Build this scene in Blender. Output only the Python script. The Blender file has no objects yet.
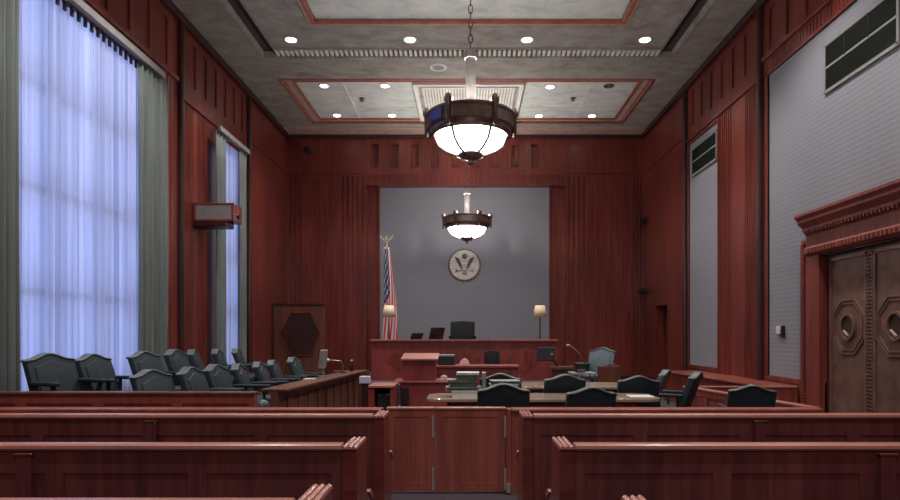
import bpy, bmesh, math, random
from math import sin, cos, pi, radians as R
from mathutils import Vector, Matrix
random.seed(7)
SC = bpy.context.scene
COL = SC.collection
EYE = 1.5
def sx(px, y): return (px - 467) / 600.0 * y          # metres right of the aisle axis at distance y
def sz(py, y): return EYE + (334 - py) / 600.0 * y    # height at distance y

# ------------------------------------------------------------------ materials
MATS = {}
def nodes(name):
    m = bpy.data.materials.new(name); m.use_nodes = True
    nt = m.node_tree; nt.nodes.clear()
    out = nt.nodes.new('ShaderNodeOutputMaterial')
    b = nt.nodes.new('ShaderNodeBsdfPrincipled')
    nt.links.new(b.outputs[0], out.inputs[0])
    MATS[name] = m
    return m, nt, b, out
def ramp(nt, stops):
    r = nt.nodes.new('ShaderNodeValToRGB')
    while len(r.color_ramp.elements) < len(stops): r.color_ramp.elements.new(.5)
    for e, (p, c) in zip(r.color_ramp.elements, stops): e.position = p; e.color = (*c, 1)
    return r
def coords(nt, scale, kind='Object'):
    t = nt.nodes.new('ShaderNodeTexCoord'); mp = nt.nodes.new('ShaderNodeMapping')
    mp.inputs['Scale'].default_value = scale
    nt.links.new(t.outputs[kind], mp.inputs[0]); return mp
def wood(name, dark, mid, light, scale=(9, 9, .55), rough=.3, coat=.25, bump=.02):
    m, nt, b, o = nodes(name)
    mp = coords(nt, scale)
    n = nt.nodes.new('ShaderNodeTexNoise'); n.inputs['Scale'].default_value = 1.6
    n.inputs['Detail'].default_value = 8; n.inputs['Roughness'].default_value = .62; n.inputs['Distortion'].default_value = .6
    nt.links.new(mp.outputs[0], n.inputs[0])
    mp2 = coords(nt, (1.1, 1.1, .35)); n2 = nt.nodes.new('ShaderNodeTexNoise'); n2.inputs['Scale'].default_value = 1.2
    nt.links.new(mp2.outputs[0], n2.inputs[0])
    mx = nt.nodes.new('ShaderNodeMath'); mx.operation = 'MULTIPLY_ADD'; mx.inputs[1].default_value = .35; 
    nt.links.new(n2.outputs[0], mx.inputs[0]); 
    mm = nt.nodes.new('ShaderNodeMath'); mm.operation = 'MULTIPLY'; mm.inputs[1].default_value = .68
    nt.links.new(n.outputs[0], mm.inputs[0]); nt.links.new(mm.outputs[0], mx.inputs[2])
    r = ramp(nt, [(.36, dark), (.52, mid), (.68, light)])
    nt.links.new(mx.outputs[0], r.inputs[0]); nt.links.new(r.outputs[0], b.inputs['Base Color'])
    b.inputs['Roughness'].default_value = rough; b.inputs['Coat Weight'].default_value = coat
    b.inputs['Coat Roughness'].default_value = .22
    b.inputs['Specular IOR Level'].default_value = .45
    bp = nt.nodes.new('ShaderNodeBump'); bp.inputs['Strength'].default_value = .12; bp.inputs['Distance'].default_value = .004
    nt.links.new(n.outputs[0], bp.inputs['Height']); nt.links.new(bp.outputs[0], b.inputs['Normal'])
    return m
def plain(name, col, rough=.5, metal=0, var=.12, scale=6, spec=.5, bump=0, kind='Object', sc=(1, 1, 1)):
    m, nt, b, o = nodes(name)
    mp = coords(nt, sc, kind)
    n = nt.nodes.new('ShaderNodeTexNoise'); n.inputs['Scale'].default_value = scale; n.inputs['Detail'].default_value = 5
    nt.links.new(mp.outputs[0], n.inputs[0])
    r = ramp(nt, [(.3, tuple(c * (1 - var) for c in col)), (.7, tuple(min(1, c * (1 + var)) for c in col))])
    nt.links.new(n.outputs[0], r.inputs[0]); nt.links.new(r.outputs[0], b.inputs['Base Color'])
    b.inputs['Roughness'].default_value = rough; b.inputs['Metallic'].default_value = metal
    b.inputs['Specular IOR Level'].default_value = spec
    if bump:
        bp = nt.nodes.new('ShaderNodeBump'); bp.inputs['Strength'].default_value = bump; bp.inputs['Distance'].default_value = .01
        nt.links.new(n.outputs[0], bp.inputs['Height']); nt.links.new(bp.outputs[0], b.inputs['Normal'])
    return m
def glow(name, col, strength):
    m, nt, b, o = nodes(name)
    b.inputs['Base Color'].default_value = (*[min(1, c) for c in col], 1)
    b.inputs['Emission Color'].default_value = (*col, 1); b.inputs['Emission Strength'].default_value = strength
    return m

W = wood('mahogany_wall', (.080, .0140, .0115), (.150, .0265, .0195), (.225, .045, .031), rough=.34)
WM = wood('mahogany_satin', (.12, .022, .017), (.19, .037, .027), (.25, .055, .038), rough=.55, coat=0)
WH = wood('mahogany_rail', (.070, .0145, .0135), (.120, .026, .0215), (.175, .040, .031), scale=(.7, 8, 8), rough=.3)
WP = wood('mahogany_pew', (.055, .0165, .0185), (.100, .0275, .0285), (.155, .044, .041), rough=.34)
WC = wood('mahogany_cap_lit', (.23, .085, .068), (.32, .125, .098), (.42, .17, .135), scale=(.8, 7, 7), rough=.42)  # paler mahogany copy, highlights on caps and tops put into its colour
WG = wood('mahogany_gate', (.15, .038, .030), (.24, .062, .048), (.32, .090, .069), rough=.38)
WD = wood('mahogany_dark', (.018, .0055, .006), (.035, .010, .010), (.052, .015, .014), rough=.4)
WB = wood('mahogany_bench', (.12, .020, .020), (.185, .031, .030), (.24, .044, .040), scale=(3, 3, .8), rough=.38)
WO = wood('brown_oak', (.060, .018, .013), (.105, .033, .021), (.155, .050, .032), rough=.4)
WK = wood('brown_jury_rail', (.055, .021, .015), (.112, .042, .028), (.18, .070, .046), rough=.38)

def gray_panel():
    m, nt, b, o = nodes('grey_fabric_wallcover')
    mp = coords(nt, (1, 1, 1))
    w = nt.nodes.new('ShaderNodeTexWave'); w.wave_type = 'BANDS'; w.bands_direction = 'Z'
    w.inputs['Scale'].default_value = 4.2; w.inputs['Distortion'].default_value = .15
    nt.links.new(mp.outputs[0], w.inputs[0])
    n = nt.nodes.new('ShaderNodeTexNoise'); n.inputs['Scale'].default_value = 40; n.inputs['Detail'].default_value = 4
    nt.links.new(mp.outputs[0], n.inputs[0])
    a = nt.nodes.new('ShaderNodeMath'); a.operation = 'MULTIPLY_ADD'; a.inputs[1].default_value = .55
    h = nt.nodes.new('ShaderNodeMath'); h.operation = 'MULTIPLY'; h.inputs[1].default_value = .45
    nt.links.new(n.outputs[0], h.inputs[0]); nt.links.new(w.outputs[0], a.inputs[0]); nt.links.new(h.outputs[0], a.inputs[2])
    r = ramp(nt, [(.15, (.192, .195, .230)), (.8, (.228, .232, .270))])
    nt.links.new(a.outputs[0], r.inputs[0]); nt.links.new(r.outputs[0], b.inputs['Base Color'])
    b.inputs['Roughness'].default_value = .8
    bp = nt.nodes.new('ShaderNodeBump'); bp.inputs['Strength'].default_value = .3; bp.inputs['Distance'].default_value = .004
    nt.links.new(a.outputs[0], bp.inputs['Height']); nt.links.new(bp.outputs[0], b.inputs['Normal'])
    return m
GP = gray_panel()
def plaster(name, a, b_, c):
    m, nt, b, o = nodes(name)
    mp = coords(nt, (1, 1.6, 1))
    n = nt.nodes.new('ShaderNodeTexNoise'); n.inputs['Scale'].default_value = 2.1; n.inputs['Detail'].default_value = 9
    n.inputs['Roughness'].default_value = .68; n.inputs['Distortion'].default_value = .4
    nt.links.new(mp.outputs[0], n.inputs[0])
    r = ramp(nt, [(.33, a), (.5, b_), (.68, c)])
    nt.links.new(n.outputs[0], r.inputs[0]); nt.links.new(r.outputs[0], b.inputs['Base Color'])
    b.inputs['Roughness'].default_value = .85
    return m
PL = plaster('mottled_plaster', (.21, .19, .165), (.30, .285, .255), (.36, .38, .34))
PLI = plaster('verdigris_plaster_uplit', (.42, .48, .45), (.58, .63, .60), (.68, .70, .67))  # verdigris raised in colour to carry the chandeliers' uplight
PLB = plaster('pale_bead_plaster', (.60, .60, .56), (.70, .70, .66), (.76, .76, .72))
REDTRIM = plain('terracotta_paint', (.34, .115, .08), .7, var=.25)
PINK = plain('pinkish_paint', (.42, .30, .26), .7, var=.15)
DARKGAP = plain('slot_shade', (.045, .042, .035), .8)  # dark colour stands for the shade inside the ceiling slots
SHEERC = (.80, .83, .95)
def sheer():
    m, nt, b, o = nodes('sheer_voile')
    nt.nodes.remove(b)
    mp = coords(nt, (1, 5, .07))
    n = nt.nodes.new('ShaderNodeTexNoise'); n.inputs['Scale'].default_value = 1.5; n.inputs['Detail'].default_value = 4
    nt.links.new(mp.outputs[0], n.inputs[0])
    r = ramp(nt, [(.32, (.36, .42, .56)), (.66, (.88, .91, .98))])  # vertical streaks paint lit and shaded folds into the voile
    nt.links.new(n.outputs[0], r.inputs[0])
    t = nt.nodes.new('ShaderNodeBsdfTranslucent'); d = nt.nodes.new('ShaderNodeBsdfDiffuse')
    nt.links.new(r.outputs[0], t.inputs[0]); d.inputs[0].default_value = (.6, .62, .7, 1)
    tr = nt.nodes.new('ShaderNodeBsdfTransparent'); tr.inputs[0].default_value = (.9, .92, 1, 1)
    m1 = nt.nodes.new('ShaderNodeMixShader'); m1.inputs[0].default_value = .25
    nt.links.new(t.outputs[0], m1.inputs[1]); nt.links.new(d.outputs[0], m1.inputs[2])
    m2 = nt.nodes.new('ShaderNodeMixShader'); m2.inputs[0].default_value = .12
    nt.links.new(m1.outputs[0], m2.inputs[1]); nt.links.new(tr.outputs[0], m2.inputs[2])
    nt.links.new(m2.outputs[0], o.inputs[0])
    return m
SHEER = sheer()
DRAPE = plain('grey_green_drape', (.125, .15, .15), .85, var=.2, scale=3, sc=(1, 6, .3))
def glassmat():
    m, nt, b, o = nodes('window_glass'); nt.nodes.remove(b)
    g = nt.nodes.new('ShaderNodeBsdfGlossy'); g.inputs['Roughness'].default_value = .05
    t = nt.nodes.new('ShaderNodeBsdfTransparent'); mx = nt.nodes.new('ShaderNodeMixShader'); mx.inputs[0].default_value = .06
    nt.links.new(t.outputs[0], mx.inputs[1]); nt.links.new(g.outputs[0], mx.inputs[2]); nt.links.new(mx.outputs[0], o.inputs[0])
    return m
GLASS = glassmat()
STEEL = plain('brushed_steel', (.45, .45, .46), .35, 1)
SILVER = plain('satin_nickel_rod', (.36, .34, .33), .45, .5)
BRONZE = plain('dark_bronze', (.19, .135, .12), .38, .75, var=.35, scale=9)
BRONZED = plain('door_bronze', (.165, .088, .068), .5, .25, var=.3, scale=5)
BRONZEL = plain('door_bronze_moulding', (.20, .115, .09), .45, .35, var=.2)
LEATHER = plain('slate_leather', (.017, .028, .038), .55, var=.2, spec=.25, scale=14, bump=.15)
LEATHERB = plain('blue_grey_leather', (.038, .070, .095), .42, var=.2, scale=14, bump=.15)
LEATHERG = plain('grey_leather', (.07, .075, .10), .45, var=.2, scale=14, bump=.15)
LEATHERK = plain('black_leather', (.005, .006, .007), .6, var=.2, spec=.12, scale=14, bump=.1)
MAUVE = plain('mauve_fabric', (.36, .16, .19), .8, var=.2)
PIPE = plain('pale_leather_edge', (.085, .105, .11), .4, var=.2)
BLACK = plain('black_plastic', (.012, .012, .014), .35)
BROWNG = plain('brown_tinted_glass', (.05, .03, .026), .25)
SCREEN = plain('screen_glass', (.01, .014, .018), .38)
WHITE = plain('white_paper', (.52, .53, .52), .7, var=.06)
GREENP = plain('green_grey_cover', (.045, .07, .055), .6, var=.2)
GREYP = plain('grey_cover', (.20, .22, .21), .6, var=.2)
CREAM = plain('cream_lampshade', (.62, .52, .36), .7, var=.08)
VENTG = plain('grey_vent_frame', (.20, .20, .205), .6)
VENTD = plain('dark_vent_slat', (.010, .013, .010), .8, spec=.2)
CARPET = plain('plum_carpet', (.052, .040, .052), .95, var=.3, scale=120, bump=.4)
TABLETOP = plain('polished_table_top', (.27, .20, .155), .16, var=.25, scale=3, spec=.6, sc=(.5, 4, 1))  # tan raised to hold the reflections on the polish
SEALW = plain('cast_seal_cream', (.52, .48, .44), .5, var=.15, scale=12)
SEALD = plain('cast_seal_dark', (.025, .017, .015), .45, .3, var=.3, scale=12)
GOLD = plain('gilt_metal', (.55, .48, .34), .35, .7)
LAMP = glow('chandelier_glass', (1.0, .95, .93), 11.0)
DISC = glow('downlight_lens', (1.0, .97, .90), 7.0)
BLUEP = plain('blue_enamel', (.05, .06, .28), .35, .3)
def flagmat():
    m, nt, b, o = nodes('flag_cloth')
    t = nt.nodes.new('ShaderNodeTexCoord'); s = nt.nodes.new('ShaderNodeSeparateXYZ')
    nt.links.new(t.outputs['UV'], s.inputs[0])
    # thirteen stripes across the hoist
    ml = nt.nodes.new('ShaderNodeMath'); ml.operation = 'MULTIPLY'; ml.inputs[1].default_value = 6.5
    nt.links.new(s.outputs[1], ml.inputs[0])
    fr = nt.nodes.new('ShaderNodeMath'); fr.operation = 'FRACT'; nt.links.new(ml.outputs[0], fr.inputs[0])
    gt = nt.nodes.new('ShaderNodeMath'); gt.operation = 'GREATER_THAN'; gt.inputs[1].default_value = .5; nt.links.new(fr.outputs[0], gt.inputs[0])
    mx = nt.nodes.new('ShaderNodeMix'); mx.data_type = 'RGBA'
    mx.inputs[6].default_value = (.50, .03, .07, 1); mx.inputs[7].default_value = (.62, .56, .56, 1)
    nt.links.new(gt.outputs[0], mx.inputs[0])
    # canton with stars
    mp = nt.nodes.new('ShaderNodeMapping'); mp.inputs['Scale'].default_value = (13, 9, 1); nt.links.new(t.outputs['UV'], mp.inputs[0])
    v = nt.nodes.new('ShaderNodeTexVoronoi'); v.inputs['Scale'].default_value = 1; v.inputs['Randomness'].default_value = 0
    nt.links.new(mp.outputs[0], v.inputs[0])
    lt = nt.nodes.new('ShaderNodeMath'); lt.operation = 'LESS_THAN'; lt.inputs[1].default_value = .27; nt.links.new(v.outputs['Distance'], lt.inputs[0])
    cn = nt.nodes.new('ShaderNodeMix'); cn.data_type = 'RGBA'
    cn.inputs[6].default_value = (.022, .028, .10, 1); cn.inputs[7].default_value = (.6, .6, .6, 1)
    nt.links.new(lt.outputs[0], cn.inputs[0])
    a = nt.nodes.new('ShaderNodeMath'); a.operation = 'LESS_THAN'; a.inputs[1].default_value = .45; nt.links.new(s.outputs[0], a.inputs[0])
    c = nt.nodes.new('ShaderNodeMath'); c.operation = 'GREATER_THAN'; c.inputs[1].default_value = .46; nt.links.new(s.outputs[1], c.inputs[0])
    ac = nt.nodes.new('ShaderNodeMath'); ac.operation = 'MULTIPLY'; nt.links.new(a.outputs[0], ac.inputs[0]); nt.links.new(c.outputs[0], ac.inputs[1])
    f = nt.nodes.new('ShaderNodeMix'); f.data_type = 'RGBA'
    nt.links.new(ac.outputs[0], f.inputs[0]); nt.links.new(mx.outputs[2], f.inputs[6]); nt.links.new(cn.outputs[2], f.inputs[7])
    nt.links.new(f.outputs[2], b.inputs['Base Color']); b.inputs['Roughness'].default_value = .8
    return m
FLAG = flagmat()

# ------------------------------------------------------------------ mesh helpers
class MB:
    def __init__(s): s.v = []; s.f = []; s.uv = None
    def add(s, vs, fs):
        o = len(s.v); s.v += [tuple(p) for p in vs]; s.f += [tuple(i + o for i in f) for f in fs]; return s
    def box(s, x0, x1, y0, y1, z0, z1, M=None):
        vs = [(x0,y0,z0),(x1,y0,z0),(x1,y1,z0),(x0,y1,z0),(x0,y0,z1),(x1,y0,z1),(x1,y1,z1),(x0,y1,z1)]
        if M: vs = [M @ Vector(p) for p in vs]
        return s.add(vs, [(0,3,2,1),(4,5,6,7),(0,1,5,4),(1,2,6,5),(2,3,7,6),(3,0,4,7)])
    def bar(s, p0, p1, w, h):      # box beam between points, w across, h up
        p0 = Vector(p0); p1 = Vector(p1); d = (p1 - p0); L = d.length; d.normalize()
        up = Vector((0,0,1)) if abs(d.z) < .95 else Vector((0,1,0))
        r = d.cross(up).normalized(); u = r.cross(d)
        vs = []
        for p in (p0, p1):
            for a, b in ((-1,-1),(1,-1),(1,1),(-1,1)): vs.append(p + r*a*w/2 + u*b*h/2)
        return s.add(vs, [(3,2,1,0),(4,5,6,7),(0,1,5,4),(1,2,6,5),(2,3,7,6),(3,0,4,7)])
    def cyl(s, p0, p1, r0, r1=None, n=12):
        r1 = r0 if r1 is None else r1
        p0 = Vector(p0); p1 = Vector(p1); d = (p1 - p0).normalized()
        up = Vector((0,0,1)) if abs(d.z) < .95 else Vector((1,0,0))
        a = d.cross(up).normalized(); b = d.cross(a)
        vs = []
        for p, r in ((p0, r0), (p1, r1)):
            for i in range(n):
                t = 2*pi*i/n; vs.append(p + a*cos(t)*r + b*sin(t)*r)
        fs = [(i, (i+1)%n, n+(i+1)%n, n+i) for i in range(n)] + [tuple(range(n-1,-1,-1)), tuple(range(n, 2*n))]
        return s.add(vs, fs)
    def tube(s, pts, r, n=8):
        pts = [Vector(p) for p in pts]; vs = []; fs = []
        for k, p in enumerate(pts):
            d = (pts[min(k+1, len(pts)-1)] - pts[max(k-1, 0)]).normalized()
            up = Vector((0,0,1)) if abs(d.z) < .9 else Vector((0,1,0))
            a = d.cross(up).normalized(); b = d.cross(a)
            rr = r[k] if isinstance(r, (list, tuple)) else r
            for i in range(n):
                t = 2*pi*i/n; vs.append(p + a*cos(t)*rr + b*sin(t)*rr)
        m = len(pts)
        for k in range(m-1):
            for i in range(n): fs.append((k*n+i, k*n+(i+1)%n, (k+1)*n+(i+1)%n, (k+1)*n+i))
        fs += [tuple(range(n-1,-1,-1)), tuple(range((m-1)*n, m*n))]
        return s.add(vs, fs)
    def lathe(s, prof, c=(0,0,0), n=32, close=False):
        vs = []; fs = []; m = len(prof)
        for r, z in prof:
            for i in range(n):
                t = 2*pi*i/n; vs.append((c[0]+r*cos(t), c[1]+r*sin(t), c[2]+z))
        rng = m if close else m-1
        for k in range(rng):
            k2 = (k+1) % m
            for i in range(n): fs.append((k*n+i, k*n+(i+1)%n, k2*n+(i+1)%n, k2*n+i))
        return s.add(vs, fs)
    def prism(s, pts, f0, f1):      # pts 2D, f0/f1 map 2D to the two caps
        n = len(pts); vs = [f0(*p) for p in pts] + [f1(*p) for p in pts]
        return s.add(vs, [tuple(range(n-1,-1,-1)), tuple(range(n, 2*n))] + [(i, (i+1)%n, n+(i+1)%n, n+i) for i in range(n)])
    def ball(s, c, r, n=10):
        rx, ry, rz = r if isinstance(r, (tuple, list)) else (r, r, r)
        vs = []; fs = []; m = n//2 + 1
        for j in range(m+1):
            ph = pi*j/m
            for i in range(n):
                t = 2*pi*i/n; vs.append((c[0]+rx*sin(ph)*cos(t), c[1]+ry*sin(ph)*sin(t), c[2]+rz*cos(ph)))
        for j in range(m):
            for i in range(n): fs.append((j*n+i, (j+1)*n+i, (j+1)*n+(i+1)%n, j*n+(i+1)%n))
        return s.add(vs, fs)
    def build(s, name, mat, parent=None, smooth=False, bevel=0, world=True, subsurf=0, seg=2):
        off = Vector((0,0,0))
        if parent is not None and world:
            p = parent
            while p is not None: off += p.location; p = p.parent
        me = bpy.data.meshes.new(name)
        me.from_pydata([Vector(p) - off for p in s.v], [], s.f)
        bm = bmesh.new(); bm.from_mesh(me); bmesh.ops.remove_doubles(bm, verts=bm.verts, dist=1e-5)
        bmesh.ops.recalc_face_normals(bm, faces=bm.faces); bm.to_mesh(me); bm.free()
        me.materials.append(mat)
        o = bpy.data.objects.new(name, me); COL.objects.link(o); o.parent = parent
        if smooth:
            for p in me.polygons: p.use_smooth = True
        if bevel:
            b = o.modifiers.new('bevel', 'BEVEL'); b.width = bevel; b.segments = seg; b.limit_method = 'ANGLE'; b.angle_limit = R(40)
            if smooth is False and seg > 2:
                for p in me.polygons: p.use_smooth = True
        if subsurf:
            b = o.modifiers.new('sub', 'SUBSURF'); b.levels = subsurf; b.render_levels = subsurf
        return o

def tag(o, label=None, cat=None, group=None, kind=None):
    if label: o['label'] = label
    if cat: o['category'] = cat
    if group: o['group'] = group
    if kind: o['kind'] = kind
    return o
def thing(name, label, cat, loc=(0,0,0), rz=0, group=None):
    o = bpy.data.objects.new(name, None); COL.objects.link(o)
    o.empty_display_size = .1; o.location = loc; o.rotation_euler = (0,0,rz)
    return tag(o, label, cat, group)
def struct(mb, name, mat, label, parent=None, **k):
    o = mb.build(name, mat, parent, **k)
    if parent is None: tag(o, label, None, None, 'structure')
    return o
def copy_tree(o, parent=None):
    c = o.copy(); COL.objects.link(c); c.parent = parent
    for ch in list(o.children): copy_tree(ch, c)
    return c
def grid(mb, u0, u1, v0, v1, cells, f, thick=.25):
    """a wall face cut by rectangles (u0,u1,v0,v1,depth); depth None goes right through"""
    us = sorted({u0, u1} | {min(max(c[k], u0), u1) for c in cells for k in (0, 1)})
    vs = sorted({v0, v1} | {min(max(c[k], v0), v1) for c in cells for k in (2, 3)})
    def dep(i, j):
        u = (us[i]+us[i+1])/2; v = (vs[j]+vs[j+1])/2; d = 0
        for c in cells:
            if c[0] < u < c[1] and c[2] < v < c[3]: d = c[4]
        return d
    nu, nv = len(us)-1, len(vs)-1
    D = [[dep(i, j) for j in range(nv)] for i in range(nu)]
    g = lambda d: thick if d is None else d
    for i in range(nu):
        for j in range(nv):
            d = D[i][j]
            if d is not None:
                mb.add([f(us[i], vs[j], d), f(us[i+1], vs[j], d), f(us[i+1], vs[j+1], d), f(us[i], vs[j+1], d)], [(0,1,2,3)])
            if i+1 < nu and D[i+1][j] != d:
                e = g(D[i+1][j]); dd = g(d)
                mb.add([f(us[i+1], vs[j], dd), f(us[i+1], vs[j], e), f(us[i+1], vs[j+1], e), f(us[i+1], vs[j+1], dd)], [(0,1,2,3)])
            if j+1 < nv and D[i][j+1] != d:
                e = g(D[i][j+1]); dd = g(d)
                mb.add([f(us[i], vs[j+1], dd), f(us[i], vs[j+1], e), f(us[i+1], vs[j+1], e), f(us[i+1], vs[j+1], dd)], [(0,1,2,3)])
    return mb
def flutes(a, b, n, z0, z1, d=.035, fill=.5):
    w = (b - a)/n
    return [(a + w*(i + (1-fill)/2), a + w*(i + (1+fill)/2), z0, z1, d) for i in range(n)]
def slots(a, b, n, z0, z1, d=.03, fill=.38):
    return flutes(a, b, n, z0, z1, d, fill)

XL, XR, YB, YF, ZC = -5.4, 5.3, 18.0, -5.0, 7.5

# ------------------------------------------------------------------ room shell
fl = MB(); fl.box(XL-.3, XR+.3, YF-.2, YB+.9, -.12, 0)
struct(fl, 'floor', CARPET, 'dark plum carpeted floor')

# left wall (face at XL, depth goes to -x)
fL = lambda u, v, d: (XL - d, u, v)
cells = [(7.05, 9.9, .7, 6.0, None), (12.95, 14.0, .7, 5.78, None)]
cells += flutes(11.42, 11.85, 6, .3, 5.93, .008) + flutes(12.0, 12.4, 6, .3, 5.93, .008)
cells += flutes(10.6, 11.1, 4, .3, 6.15, .008)
cells += slots(11.6, 14.6, 6, 6.35, 7.2) + slots(6.2, 11.0, 8, 6.35, 7.2) + slots(0, 6, 10, 6.35, 7.2)
cells += [(14.95, 17.85, 6.28, 6.31, .03)]
m = grid(MB(), YF, YB, 0, ZC+.3, cells, fL)
wl = struct(m, 'wall_left', W, 'mahogany panelled left wall with two tall curtained windows')
# right wall
fR = lambda u, v, d: (XR + d, u, v)
cells = [(12.67, 14.32, .78, 6.0, .05), (5.4, 10.56, .78, 6.05, .05),
         (5.22, 8.88, -.01, 2.72, .12), (15.88, 16.85, -.01, 2.28, .35)]
cells += flutes(11.0, 11.45, 6, .3, 6.05, .014) + flutes(12.0, 12.6, 6, .3, 6.05, .014)
cells += slots(11.1, 14.3, 6, 6.4, 7.2) + slots(5.6, 10.7, 9, 6.45, 7.2) + slots(-1, 5, 10, 6.45, 7.2)
cells += flutes(6.0, 10.4, 48, 6.1, 6.32, .008)
cells += [(14.8, 17.85, 6.28, 6.31, .03)]
m = grid(MB(), YF, YB, 0, ZC+.3, cells, fR)
wr = struct(m, 'wall_right', W, 'mahogany panelled right wall with grey fabric panels')
for (a, b, z1, nm) in ((12.67, 14.32, 6.0, 0), (9.0, 10.56, 6.05, 1)):
    p = MB(); p.box(XR+.02, XR+.05, a, b, .78, z1)
    if nm: p.box(XR+.02, XR+.05, 5.4, 9.0, 3.2, z1)
    struct(p, 'fabric_panel', GP, '', wr)
    fr = MB(); t = .05
    
    if not nm: fr.box(XR-.02, XR+.06, a-t, a, .73, z1+t)
    if not nm: fr.box(XR-.02, XR+.06, b, b+t, .73, z1+t)
    else: fr.box(XR-.02, XR+.06, b, b+t, .73, z1+t)
    if not nm: fr.box(XR-.02, XR+.06, a-t, b+t, .70, .78)
    else: fr.box(XR-.02, XR+.06, 9.5, b+t, .70, .78)
    fr.box(XR-.02, XR+.06, (a if not nm else 5.4)-t, b+t, z1, z1+t)
    struct(fr, 'panel_frame', W, '', wr, bevel=.01)
p = MB(); p.box(XR+.30, XR+.34, 15.88, 16.85, 0, 2.28); struct(p, 'recessed_door_leaf', WD, '', wr)
# back wall, with a shallow niche for the grey panel
fB = lambda u, v, d: (u, YB + d, v)
NX0, NX1, NZ = sx(366, 18), sx(566, 18), 5.97
cells = [(NX0, NX1, -.01, NZ, .38)]
cells += flutes(sx(340, 18), sx(365, 18), 5, .3, 6.22, .045) + flutes(sx(567, 18), sx(587, 18), 4, .3, 6.22, .045)
cells += flutes(sx(288, 18), sx(302, 18), 3, .3, 6.22, .04) + flutes(sx(632, 18), sx(643, 18), 3, .3, 6.22, .04)
cells += [(XL+.05, NX0-.1, 6.28, 6.31, .03), (NX1+.1, XR-.05, 6.28, 6.31, .03)]
cells += [(sx(305, 18), sx(337, 18), .4, 6.15, .012), (sx(590, 18), sx(629, 18), .4, 6.15, .012)]
for k in range(9):
    c = sx(375 + 20*k, 18); cells.append((c-.11, c+.11, 6.50, 7.2, .16))
cells += flutes(NX0+.03, NX1-.03, 64, 6.03, 6.27, .03)
m = grid(MB(), XL, XR, 0, ZC+.3, cells, fB)
wb = struct(m, 'wall_back', W, 'mahogany back wall with fluted pilasters round a grey niche')
p = MB(); p.box(sx(380, 18.35), sx(549, 18.35), YB+.34, YB+.38, .4, sz(186.5, 18.35)); struct(p, 'fabric_panel', GP, '', wb)
fr = MB(); a, b, z1 = sx(380, 18.35), sx(549, 18.35), sz(186.5, 18.35)
fr.box(a-.05, a, YB+.31, YB+.38, .4, z1+.05); fr.box(b, b+.05, YB+.31, YB+.38, .4, z1+.05); fr.box(a-.05, b+.05, YB+.31, YB+.38, z1, z1+.05)
struct(fr, 'panel_frame', W, '', wb)
p = MB(); p.box(XL, XR, YF-.1, YF, 0, ZC+.3); struct(p, 'wall_front', W, 'panelled wall behind the public benches')

# vertical corner battens and crown mouldings
tr = MB()
for y in (11.2, 14.72): tr.box(XL, XL+.05, y, y+.10, 0, ZC); tr.cyl((XL+.05, y+.05, 0), (XL+.05, y+.05, ZC), .05, n=10)
struct(tr, 'trim_1', WD, 'dark full height battens on the left wall')
tr = MB()
for y in (10.72, 14.42): tr.box(XR-.05, XR, y, y+.10, 0, ZC); tr.cyl((XR-.05, y+.05, 0), (XR-.05, y+.05, ZC), .05, n=10)
struct(tr, 'trim_2', WD, 'dark full height battens on the right wall')
tr = MB()
tr.box(XL, XL+.10, YF, YB, ZC-.16, ZC); tr.box(XR-.10, XR, YF, YB, ZC-.16, ZC); tr.box(XL, XR, YB-.08, YB, ZC-.14, ZC)
struct(tr, 'trim_3', WD, 'dark crown moulding under the ceiling', bevel=.03)
tr = MB()   # picture rail over the pilasters
tr.box(XR-.04, XR, 10.83, 14.41, 6.08, 6.14); tr.box(XR-.05, XR, 5.2, 10.71, 6.34, 6.42)
tr.box(XL, XL+.04, 11.32, 14.7, 5.95, 6.02); tr.box(XL, XL+.05, 5.0, 11.18, 6.2, 6.28)
struct(tr, 'trim_4', W, 'thin mahogany picture rails on both side walls', bevel=.012)
tr = MB()
for k in (0, 1):
    x = (XL, XL+.03) if k == 0 else (XR-.03, XR)
    tr.box(*x, 8.9 if k else YF, YB, 0, .25)
tr.box(XL, NX0, YB-.03, YB, 0, .25); tr.box(NX1, XR, YB-.03, YB, 0, .25)
struct(tr, 'baseboard_back', WD, 'dark baseboard round the courtroom walls', bevel=.008)

# ------------------------------------------------------------------ ceiling
fC = lambda u, v, d: (u, v, ZC + d)
RC = (-4.42, 4.42, 14.1, 17.08)       # rear coffer
MCo = (-3.0, 3.05, 2.0, 11.6)         # main coffer
GX0, GX1, GY1 = -4.40, 4.42, 12.98    # slotted band round the main field
cells = [(*RC, .10), (*MCo, .06),
         (GX0, GX1, GY1-.30, GY1, .14), (GX0, GX0+.30, 1.0, GY1, .14), (GX1-.30, GX1, 1.0, GY1, .14)]
m = grid(MB(), XL-.2, XR+.2, YF, YB+.2, cells, fC)
struct(m, 'ceiling', PL, 'mottled grey plaster ceiling with coffers')
def ringmb(mb, x0, x1, y0, y1, w, z0, z1):
    mb.box(x0, x1, y0, y0+w, z0, z1); mb.box(x0, x1, y1-w, y1, z0, z1)
    mb.box(x0, x0+w, y0+w, y1-w, z0, z1); mb.box(x1-w, x1, y0+w, y1-w, z0, z1); return mb
p = MB(); p.box(RC[0]+.3, RC[1]-.3, RC[2]+.2, RC[3]-.25, ZC+.055, ZC+.10); p.box(MCo[0]+.1, MCo[1]-.1, MCo[2]+.1, MCo[3]-.1, ZC+.04, ZC+.06)
struct(p, 'trim_5', PLI, 'pale verdigris plaster fields inside the ceiling coffers')
p = MB(); ringmb(p, RC[0], RC[1], RC[2], RC[3], .05, ZC-.02, ZC+.1); ringmb(p, RC[0]+.27, RC[1]-.27, RC[2]+.18, RC[3]-.22, .04, ZC+.01, ZC+.1)
ringmb(p, *MCo, .07, ZC-.02, ZC+.055)
struct(p, 'trim_6', REDTRIM, 'terracotta painted mouldings round the ceiling coffers', bevel=.012)
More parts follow.
